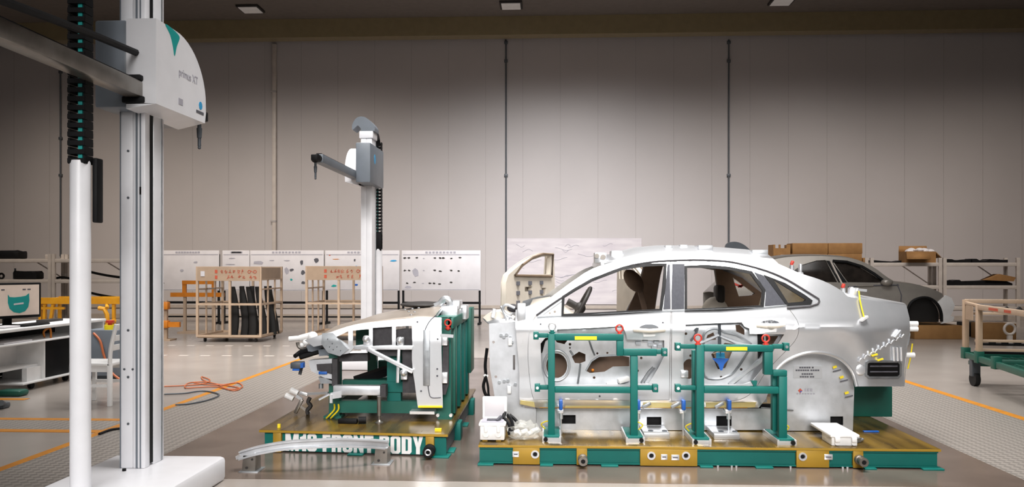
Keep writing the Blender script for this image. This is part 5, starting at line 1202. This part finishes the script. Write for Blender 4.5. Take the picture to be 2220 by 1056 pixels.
# ================================================================ SILVER FRONT BODY on the green stand
fbd = thing('front_body_section', 'silver car front with bonnet and cut open wing on the left platform', 'car body section', (-1.5, 7.5, LZ))
YN = 6.74; YM = 7.62
def W(px, py):   # wing surface: leans inwards a little towards the top
    Y = YN
    for _ in range(4):
        p = P(px, py, Y); Y = YN + max(0, (p.z - .86)) * .22 + (.10 * max(0, (-2.05 - p.x)) if p.x < -2.05 else 0) + .16 * max(0, -1.75 - p.x) ** 1.6
    return P(px, py, Y)
top = spline([(660, 738), (690, 728), (723, 718), (769, 704), (830, 696), (893, 690), (930, 688), (957, 689)], 3)
wing = top + [(957, 760), (960, 884), (906, 884), (903, 862), (899, 830), (895, 806), (893, 780), (893, 756), (842, 754), (768, 753), (757, 766), (735, 770), (712, 762), (700, 748), (680, 752)]
holes = [[(728, 731), (755, 718), (755, 747)], [(765, 717), (800, 713), (800, 745), (765, 750)], [(808, 711), (850, 708), (850, 748), (808, 750)], [(858, 708), (893, 706), (894, 749), (858, 749)]]
wg = part(panel(wing, holes, W, .012, 7), 'front_wing', 'alu', fbd, sharp=40)
part(MB().tube([W(x, y) + Vector((0, -.004, 0)) for x, y in spline([(945, 684), (932, 696), (922, 715), (919, 740), (921, 780), (926, 815), (930, 850), (936, 862), (956, 862)], 4)], .004, 5), 'panel_seam', 'ink', wg)
part(MB().box(W(942, 0).x, W(955, 0).x, YN - .015, YN, P(0, 830, YN).z, P(0, 712, YN).z, .004).box(W(947, 0).x, W(953, 0).x, YN - .02, YN - .014, P(0, 790, YN).z, P(0, 755, YN).z), 'hinge_strip', 'alud', wg)
mb = MB()
for x, y in ((905, 698), (913, 848), (948, 800), (948, 815), (949, 735)): c = W(x, y); mb.cyl(c + Vector((0, -.006, 0)), c, .008, n=8)
part(mb, 'hole', 'ink', wg)
part(MB().tube([W(x, 882) + Vector((0, -.004, 0)) for x in (907, 930, 959)], .01, 6), 'glue_bead', 'yellow', wg)
part(MB().box(W(915, 0).x, W(964, 0).x, YN, YN + .12, P(0, 891, YN).z, P(0, 885, YN).z), 'wing_foot', 'alu', wg)
# riveted nose plate and struts
np_ = part(panel([(700, 722), (722, 722), (738, 738), (757, 757), (738, 772), (712, 764), (698, 745)], [circle(x, y, 1.6, 6) for x, y in ((712, 735), (722, 745), (732, 752), (724, 758), (740, 760), (716, 752))], lambda x, y: W(x, y) + Vector((0, -.02, 0)), .01, 6), 'nose_plate', 'alud', fbd)
part(MB().bar(P(768, 754, YN - .01), P(895, 754, YN - .01), .03, .03, .004), 'horizontal_strut', 'alu', fbd)
part(MB().bar(P(797, 756, YN - .02), P(895, 806, YN - .02), .03, .035, .004), 'diagonal_strut', 'alu', fbd)
part(MB().bar(P(865, 756, YN), P(862, 830, YN), .025, .025, .004), 'vertical_strut', 'alu', fbd)
for x, y in ((794, 735), (867, 738), (875, 808)): part(MB().ball(P(x, y, YN - .03), .03, .04, .03).box(P(x - 6, 0, YN).x, P(x + 8, 0, YN).x, YN - .01, YN + .04, P(0, y + 10, YN).z, P(0, y - 10, YN).z, .005), 'strut_joint', 'alu', fbd)
for pts in ([(808, 711), (850, 708), (852, 752), (806, 752)], [(858, 716), (893, 712), (896, 757), (893, 790), (905, 852), (873, 852), (872, 756), (858, 752)], [(812, 757), (868, 757), (868, 772), (835, 772)]):
    part(MB().ppoly(pts, YN + .07, .02), 'foam_panel', 'foam', fbd)
part(MB().ppoly([(960, 735), (972, 740), (972, 835), (966, 856), (958, 856)], YN + .03, .05), 'foam_panel', 'foam', fbd)
part(MB().box(P(958, 0, YN).x, P(970, 0, YN).x, YN - .01, YN + .05, P(0, 745, YN).z, P(0, 725, YN).z, .004).box(P(958, 0, YN).x, P(970, 0, YN).x, YN - .01, YN + .05, P(0, 825, YN).z, P(0, 802, YN).z, .004).bar(P(955, 727, YN), P(983, 729, YN), .02, .025), 'hinge', 'alu', fbd)
# bonnet
bn = []
N = 12
sil = {0: (672, 718), 1: (700, 702), 2: (735, 690), 3: (770, 681), 4: (810, 673), 5: (850, 667), 6: (893, 662), 7: (940, 660)}
edge = [(690, 728), (712, 721), (742, 712), (772, 704), (815, 698), (855, 693), (893, 690), (940, 688)]
for i, (x, y) in enumerate(edge):
    a = W(x, y); m_ = P(sil[i][0] + (x - 690) * 0, sil[i][1], YM); row = []
    for j in range(2 * N + 1):
        u = j / N - 1                                # -1 near edge .. 1 far edge
        sgn = 1 - abs(u) ** 2.2
        Y = YM + u * (YM - a.y); row.append(Vector((a.x + (-.10 * (1 - u * u) if i < 2 else 0), Y, a.z + (m_.z - a.z) * sgn)))
    bn.append(row)
part(MB().grid(bn), 'bonnet', 'bonnet', fbd, solid=.012, sharp=60)
part(mirror_ if False else MB().add(*(lambda q: ([Vector((v.x, 2 * YM - v.y, v.z)) for v in q.v], [f[::-1] for f in q.f]))(panel(wing, holes, W, .012, 14))), 'far_wing', 'alu2', fbd, sharp=40)
# cowl parts behind the bonnet
c = P(915, 660, 7.5); part(MB().ball(c + Vector((0, 0, .0)), .2, .25, .028, 18), 'cowl_cover', 'dark', fbd, label='dark oval cover')
part(MB().box(P(958, 0, 7.4).x, P(995, 0, 7.4).x, 7.3, 7.7, P(0, 688, 7.4).z, P(0, 660, 7.4).z, .01).box(P(978, 0, 7.4).x, P(998, 0, 7.4).x, 7.35, 7.6, P(0, 668, 7.4).z, P(0, 650, 7.4).z, .008).box(P(998, 0, 7.6).x, P(1012, 0, 7.6).x, 7.6, 7.8, P(0, 690, 7.6).z, P(0, 660, 7.6).z, .008), 'cowl_bracket', 'alu', fbd)
part(MB().tube(spline([P(x, y, 7.35) for x, y in ((935, 668), (952, 660), (965, 648), (975, 655), (972, 672))], 4), .03, 8).tube([P(940, 690, 7.0), P(955, 670, 7.3)], .02, 6), 'cowl_rib', 'alu2', fbd)
mb = MB()
for x, y in ((872, 672), (880, 676), (888, 670), (893, 677), (902, 668), (885, 683)): c = W(x, y + 15) + Vector((0, .14, .052)); mb.ball(c, .012, .012, .006, 8)
part(mb, 'bonnet_stud', 'alud', fbd)
# nose hardware
Y = 6.95
part(MB().cyl(P(627, 735, Y), P(650, 733, Y), .022).cyl(P(650, 733, Y), P(672, 727, Y), .026).ball(P(678, 730, Y), .045).ball(P(663, 742, Y), .03).ball(P(655, 748, Y), .022), 'nose_fitting', 'boxwhite', fbd, label='white cylinder fitting')
part(MB().tube(spline([P(x, y, Y) for x, y in ((645, 742), (648, 752), (660, 756), (685, 742), (700, 738))], 4), .015, 6).ball(P(690, 738, Y), .05, .05, .03), 'nose_bracket', 'steel', fbd)
part(MB().ppoly([(664, 750), (680, 744), (700, 752), (690, 764), (668, 762)], Y - .02, .1).ppoly([(690, 758), (716, 756), (722, 770), (692, 772)], Y - .06, .1), 'nose_duct', 'grey', fbd)
part(MB().tube([P(640, 772, Y - .1), P(650, 764, Y), P(690, 748, Y)], .02, 6).tube([P(650, 774, Y), P(690, 762, Y), P(730, 768, Y)], .025, 6), 'nose_strut', 'black', fbd)
part(MB().box(P(637, 0, Y).x, P(660, 0, Y).x, Y - .1, Y + .02, P(0, 793, Y).z, P(0, 780, Y).z, .006).cyl(P(654, 796, Y), P(650, 812, Y), .014), 'sensor_box', 'greyd', fbd)
part(MB().box(P(642, 0, Y).x, P(657, 0, Y).x, Y - .105, Y - .09, P(0, 797, Y).z, P(0, 793, Y).z).box(P(659, 0, Y).x, P(665, 0, Y).x, Y - .105, Y - .05, P(0, 791, Y).z, P(0, 781, Y).z), 'blue_pad', 'blue', fbd, label='blue pad')
Y = 6.80
hb = part(MB().ppoly([(668, 782), (690, 780), (720, 778), (722, 810), (720, 826), (700, 818), (674, 804)], Y, .12), 'headlamp_bracket', 'alu2', fbd)
part(MB().ppoly([(686, 790), (720, 788), (720, 812), (688, 803)], Y - .01, .01), 'bracket_pocket', 'foam', hb)
part(MB().box(P(692, 0, Y).x, P(710, 0, Y).x, Y - .02, Y - .01, P(0, 807, Y).z, P(0, 801, Y).z, .002), 'blue_pad', 'blue', hb, label='blue pad')
part(MB().ppoly([(690, 818), (720, 822), (722, 832), (695, 832)], Y, .08).cyl(P(696, 832, Y + .04), P(696, 842, Y + .04), .02), 'bracket_foot', 'alud', fbd)
part(MB().box(P(720, 0, Y).x, P(732, 0, Y).x, Y - .01, Y + .08, P(0, 832, Y).z, P(0, 775, Y).z).bar(P(735, 775, Y + .1), P(800, 774, Y + .1), .1, .06), 'carrier', 'foam', fbd)
# silver crash beam
Y = 6.72
part(MB().box(P(722, 0, Y).x, P(824, 0, Y).x, Y, Y + .09, P(0, 852, Y).z, P(0, 832, Y).z, .004), 'crash_beam', 'alu2', fbd)
part(MB().box(P(824, 0, Y).x, P(836, 0, Y).x, Y, Y + .09, P(0, 855, Y).z, P(0, 830, Y).z), 'beam_end', 'foam', fbd)
part(MB().ppoly([(716, 852), (740, 848), (740, 862), (716, 866)], Y - .01, .02).tube([P(692, 867, Y), P(715, 855, Y)], .012, 6).box(P(716, 0, Y).x, P(722, 0, Y).x, Y - .02, Y, P(0, 868, Y).z, P(0, 850, Y).z), 'beam_bracket', 'alu', fbd)

# ================================================================ bumper beam on two feet, in the foreground
gl, gr = G(543, 1022), G(828, 1006)
t = thing('bumper_beam', 'curved silver bumper beam resting on two metal feet on the floor in front', 'bumper beam', ((gl.x + gr.x) / 2, (gl.y + gr.y) / 2, 0))
cl = spline([(518, 986), (560, 974), (620, 964), (680, 960), (740, 958), (800, 960), (840, 963)], 4)
y0, y1 = gl.y - .02, gr.y + .0
rows = []
h = .040
for k, (x, y) in enumerate(cl):
    u = (x - 518) / (840 - 518); Y = y0 + (y1 - y0) * u - .10 * math.sin(math.pi * u); p = P(x, y, Y)
    rows.append([p + Vector((0, dy, dz)) for dy, dz in ((0, -h), (-.012, -h), (-.012, -h + .012), (.01, -h + .016), (.012, -.012), (.012, .008), (-.01, .012), (-.01, .022), (.04, .022), (.05, .0), (.05, -h), (0, -h))])
part(MB().grid(rows).add(rows[0][:-1], [list(range(11))]).add(rows[-1][:-1], [list(range(11))[::-1]]), 'beam', 'alu2', t, sharp=30)
part(MB().prism([P(510, 990, y0), P(552, 982, y0), P(554, 986, y0), P(512, 997, y0)], (0, .08, 0)), 'beam_lip', 'alu', t)
for k, (x, y, Y) in enumerate(((680, 964, None), (735, 962, None))):
    pass
zl = P(540, 988, y0).z; zr_ = P(825, 972, y1).z
for g, z in ((gl, zl), (gr, zr_)):
    f = part(MB().add([(g.x - .055, g.y - .02, .008), (g.x + .04, g.y - .02, .008), (g.x + .05, g.y + .07, .008), (g.x - .05, g.y + .07, .008), (g.x - .045, g.y - .02, z), (g.x + .045, g.y - .02, z), (g.x + .05, g.y + .07, z), (g.x - .05, g.y + .07, z)], [(3, 2, 1, 0), (4, 5, 6, 7), (0, 1, 5, 4), (1, 2, 6, 5), (2, 3, 7, 6), (3, 0, 4, 7)]), 'support_foot', 'steel', t)
    part(MB().box(g.x - .07, g.x + .07, g.y - .05, g.y + .11, 0, .008, .002), 'foot_plate', 'alud', f)
    part(MB().cyl((g.x - .02, g.y - .026, .03), (g.x - .02, g.y - .02, .03), .01, n=8).cyl((g.x + .02, g.y - .026, .09), (g.x + .02, g.y - .02, .09), .008, n=8), 'foot_bolt', 'dark', f)

# ================================================================ GREY CAR at the back right
YK = 17.0; KC = YK + .92
def kw(z): 
    T = [(0, .78), (.3, .86), (.7, .91), (.95, .90), (1.15, .84), (1.3, .80), (1.75, .58), (2, .5)]
    for (a, wa), (b, wb) in zip(T, T[1:]):
        if z <= b: return wa + (wb - wa) * (z - a) / (b - a)
    return .5
def K(dy=0):
    def f(px, py):
        Y = YK
        for _ in range(4): p = P(px, py, Y); Y = KC - kw(p.z) + .12 * max(0, p.x - 7.3) ** 2
        p = P(px, py, Y); return Vector((p.x, p.y + dy, p.z))
    return f
gz = P(1990, 700, YK).z
gc = thing('grey_car', 'matt grey sedan body at the back right, wheel missing, on a wooden crate', 'car', (P(1850, 0, YK).x, KC, gz))
ktop = spline([(1560, 640), (1600, 600), (1640, 575), (1690, 560), (1740, 555.5), (1800, 556), (1850, 561), (1890, 577), (1925, 602), (1945, 613)], 3)
kh = spline([(1945, 613), (1990, 618), (2020, 626), (2042, 636)], 3)
warch = spline([(1970, 690), (1968, 672), (1976, 655), (1995, 646), (2015, 647), (2032, 660), (2040, 678), (2041, 697)], 4)
kout = ktop + kh[1:] + [(2050, 650), (2060, 670), (2050, 697), (2041, 697)] + warch[::-1][1:-1] + [(1970, 695), (1600, 710), (1560, 690)]
kw1 = [(1700, 608), (1716, 590), (1740, 574), (1770, 565), (1790, 564), (1815, 612), (1760, 611)]
kw2 = [(1806, 566), (1835, 570), (1865, 580), (1890, 595), (1915, 611), (1912, 613), (1838, 612), (1822, 590)]
ks = panel(kout, [kw1, kw2], K(), .02, 12)
ksp = part(ks, 'body_side', 'car2', gc, sharp=40)
part(MB().add([Vector((v.x, 2 * KC - v.y, v.z)) for v in ks.v], [f[::-1] for f in ks.f]), 'far_body_side', 'car2', gc, sharp=40)
for wn in (kw1, kw2): part(panel(wn, [], K(.02), .01, 14), 'side_window', 'glass', gc)
for a, b in (((1795, 566), (1826, 612)),): part(panel([(1791, 565), (1803, 566), (1836, 612), (1818, 612)], [], K(-.01), .01, 10), 'pillar_cover', 'black', gc)
part(MB().tube([K(-.01)(x, y) for x, y in ((1800, 565), (1812, 590), (1826, 617))], .02, 6), 'pillar_bead', 'shelf', gc)
part(MB().tube([K(-.01)(x, y) for x, y in ((1805, 566), (1835, 568), (1868, 578), (1895, 594), (1918, 611))], .03, 6), 'window_seal', 'black', gc)
part(MB().ball(K(-.06)(1920, 612), .12, .08, .07), 'door_mirror', 'car2', gc); 
part(panel(warch + [(2041, 699), (1970, 699)], [], K(.12), .05, 12), 'wheel_well', 'rubber', gc, label='black empty wheel opening')
part(MB().tube([K(-.005)(x, y) for x, y in warch], .03, 6), 'arch_lip', 'black', gc)
part(panel([(2031, 656), (2050, 640), (2062, 646), (2069, 662), (2066, 672), (2060, 685), (2068, 686), (2066, 696), (2040, 702), (2042, 685), (2038, 668)], [], K(-.02), .05, 8), 'white_wing_tip', 'boxwhite', gc, label='white nose corner')
part(MB().tube([K(-.008)(x, y) for x, y in ((1945, 616), (1954, 640), (1952, 665))], .012, 5).tube([K(-.008)(x, y) for x, y in ((1838, 622), (1900, 619), (1948, 618))], .012, 5), 'panel_seam', 'ink', gc)
part(MB().tube([K(-.01)(x, y) for x, y in ((1858, 619), (1892, 618))], .03, 6), 'door_handle', 'car2', gc)
rows = []
for x, y in ktop + kh[1:]:
    p = K()(x, y); rows.append([Vector((p.x, p.y + (2 * KC - 2 * p.y) * j / 10, p.z + .05 * (1 - (j / 5 - 1) ** 2))) for j in range(11)])
part(MB().grid(rows), 'roof_and_bonnet', 'car2', gc, solid=.02, sharp=50)
p = K()(2042, 636); rows = []
for x, y in ((2042, 636), (2050, 650), (2060, 670), (2050, 697)):
    p = K()(x, y); rows.append([Vector((p.x + .2 * (1 - (j / 5 - 1) ** 2), p.y + (2 * KC - 2 * p.y) * j / 10, p.z)) for j in range(11)])
part(MB().grid(rows), 'nose_panel', 'boxwhite', gc, solid=.02, sharp=50)
part(MB().box(P(1600, 0, YK).x, P(1960, 0, YK).x, YK + .1, KC + .8, gz, gz + .1), 'floor_pan', 'dark', gc)
a, b = P(1985, 728, YK), P(2093, 728, YK)
solo(MB().box(a.x, b.x, YK + .05, YK + 1.6, 0, gz - .06, .01), 'crate', 'card', 'brown crate under the nose of the grey car', 'crate')
a, b = P(1620, 728, YK), P(1960, 728, YK); solo(MB().box(a.x, b.x, YK + .3, YK + 1.6, 0, gz - .06, .01), 'pallet_block', 'dark', 'long dark block carrying the rear of the grey car', 'block')

# ================================================================ right-hand trolley
Yt = 10.0
A0 = Vector((5.25, 10.6, 0)); A1 = Vector((4.62, 7.25, 0)); dl = (A1 - A0).normalized(); dw = Vector((-dl.y, dl.x, 0)); Wd = 1.1
tz, bz = 1.03, .36
tp = lambda u, v, z: A0 + dl * u + dw * v + Vector((0, 0, z))
Lt = (A1 - A0).length; UM = .52
t = thing('parts_trolley', 'beige and green parts trolley on castors at the right edge', 'trolley', tuple(tp(Lt / 2, Wd / 2, 0)))
pb = lambda nm, m, a, b, w_, h=None, par=None: part(MB().bar(tp(*a), tp(*b), w_, h or w_, .004), nm, m, par or t)
for u, v, zt_ in ((0, 0, tz + .02), (UM, 0, tz - .03), (Lt, 0, tz - .03), (0, Wd, tz + .02), (Lt, Wd, tz - .03)): pb('post', 'beige', (u, v, bz - .02), (u, v, zt_), .06)
tr = pb('top_rail', 'beige', (UM, 0, tz - .05), (Lt, 0, tz - .05), .05, .06)
pb('top_rail', 'beige', (-.03, 0, tz), (-.03, Wd, tz), .05, .05); pb('top_rail', 'beige', (0, Wd, tz - .02), (Lt, Wd, tz - .02), .05, .05); pb('top_rail', 'beige', (0, 0, tz - .02), (UM, 0, tz - .04), .04, .04)
for u0, u1 in ((.95, 1.25), (1.45, 1.65)): part(MB().bar(tp(u0, -.027, tz - .05), tp(u1, -.027, tz - .05), .004, .03), 'red_lettering', 'redink', tr)
for z_, u in ((tz - .14, .25), (bz + .09, .3), (bz + .2, .3)): pb('middle_rail', 'beige', (u, 0.02, z_), (u, Wd, z_), .035, .03)
for z_, u in ((bz + .05, .25), (bz + .15, .2)): pb('slide_rail', 'black', (u, .05, z_), (u, Wd, z_), .03, .03)
for q in range(6): pb('roller', 'black', (.22, .2 + q * .14, bz + .165), (.22, .27 + q * .14, bz + .165), .05, .05)
for q in range(7): pb('hook', 'dark', (.1, .12 + q * .14, tz - .12), (.1, .17 + q * .14, tz - .07), .04, .05)
part(MB().bar(tp(.16, -.04, tz - .13), tp(.42, -.04, tz - .13), .01, .17), 'card_holder', 'beigesign', t)
for a, b in (((0, 0), (Lt, 0)), ((0, 0), (0, Wd)), ((0, Wd), (Lt, Wd)), ((Lt, 0), (Lt, Wd))): pb('base_rail', 'trolleyg', (*a, bz), (*b, bz), .05, .07)
pb('base_rail', 'trolleyg', (UM + .3, 0, bz), (UM + .3, Wd, bz), .05, .05)
mb = MB()
for q in range(26): mb.bar(tp(.06 + q * .12, .03, bz - .03), tp(.06 + q * .12, Wd - .03, bz - .03), .03, .012)
for q in range(10): mb.bar(tp(.03, .06 + q * .11, bz - .022), tp(Lt - .03, .06 + q * .11, bz - .022), .02, .01)
part(mb, 'base_mesh', 'trolleyg', t)
for u, v in ((0, 0), (UM, 0), (Lt, 0), (0, Wd), (UM + .6, 0)): pb('corner_socket', 'trolleyg', (u, v, bz - .05), (u, v, bz + .09), .085)
pb('castor_plate', 'trolleyg', (.1, .03, bz - .1), (.1, .45, bz - .1), .2, .05)
for u, v in ((.26, .03), (.1, Wd - .4), (Lt - .2, .05), (Lt - .2, Wd - .1)):
    c = tp(u, v, 0); k = part(MB().box(c.x - .05, c.x + .05, c.y - .04, c.y + .04, .12, bz - .02, .006), 'castor', 'greyd', t); part(MB().cyl((c.x - .03, c.y, .085), (c.x + .03, c.y, .085), .085, n=20), 'wheel', 'rubber', k)
# parts lying behind / below the trolley
Y = Yt + 2.6
def fl_box(px0, px1, y0, y1, d, name, m, lab, cat, bev=.01):
    a = G(px0, y1); x_1 = a.x + (px1 - px0) / F * a.y; z = P(px0, y0, a.y).z
    return solo(MB().box(a.x, x_1, a.y, a.y + d, 0, max(.03, z), bev), name, m, lab, cat)
fl_box(2132, 2200, 702, 736, .5, 'wooden_crate', 'card', 'brown wooden crate on the floor behind the right trolley', 'crate')
fl_box(2094, 2130, 700, 730, .4, 'black_part', 'black', 'black part on the floor between the crate and the right trolley', 'car part')
g = G(2189, 748); 
t = thing('ring_stand', 'grey upright ring on a short stem behind the right trolley', 'ring', (g.x, g.y, 0))
part(MB().ring((g.x, g.y, .3), .1, .025, 'y', 20), 'ring', 'shelf', t); part(MB().box(g.x - .04, g.x + .04, g.y - .03, g.y + .03, 0, .18), 'stem', 'shelf', t)
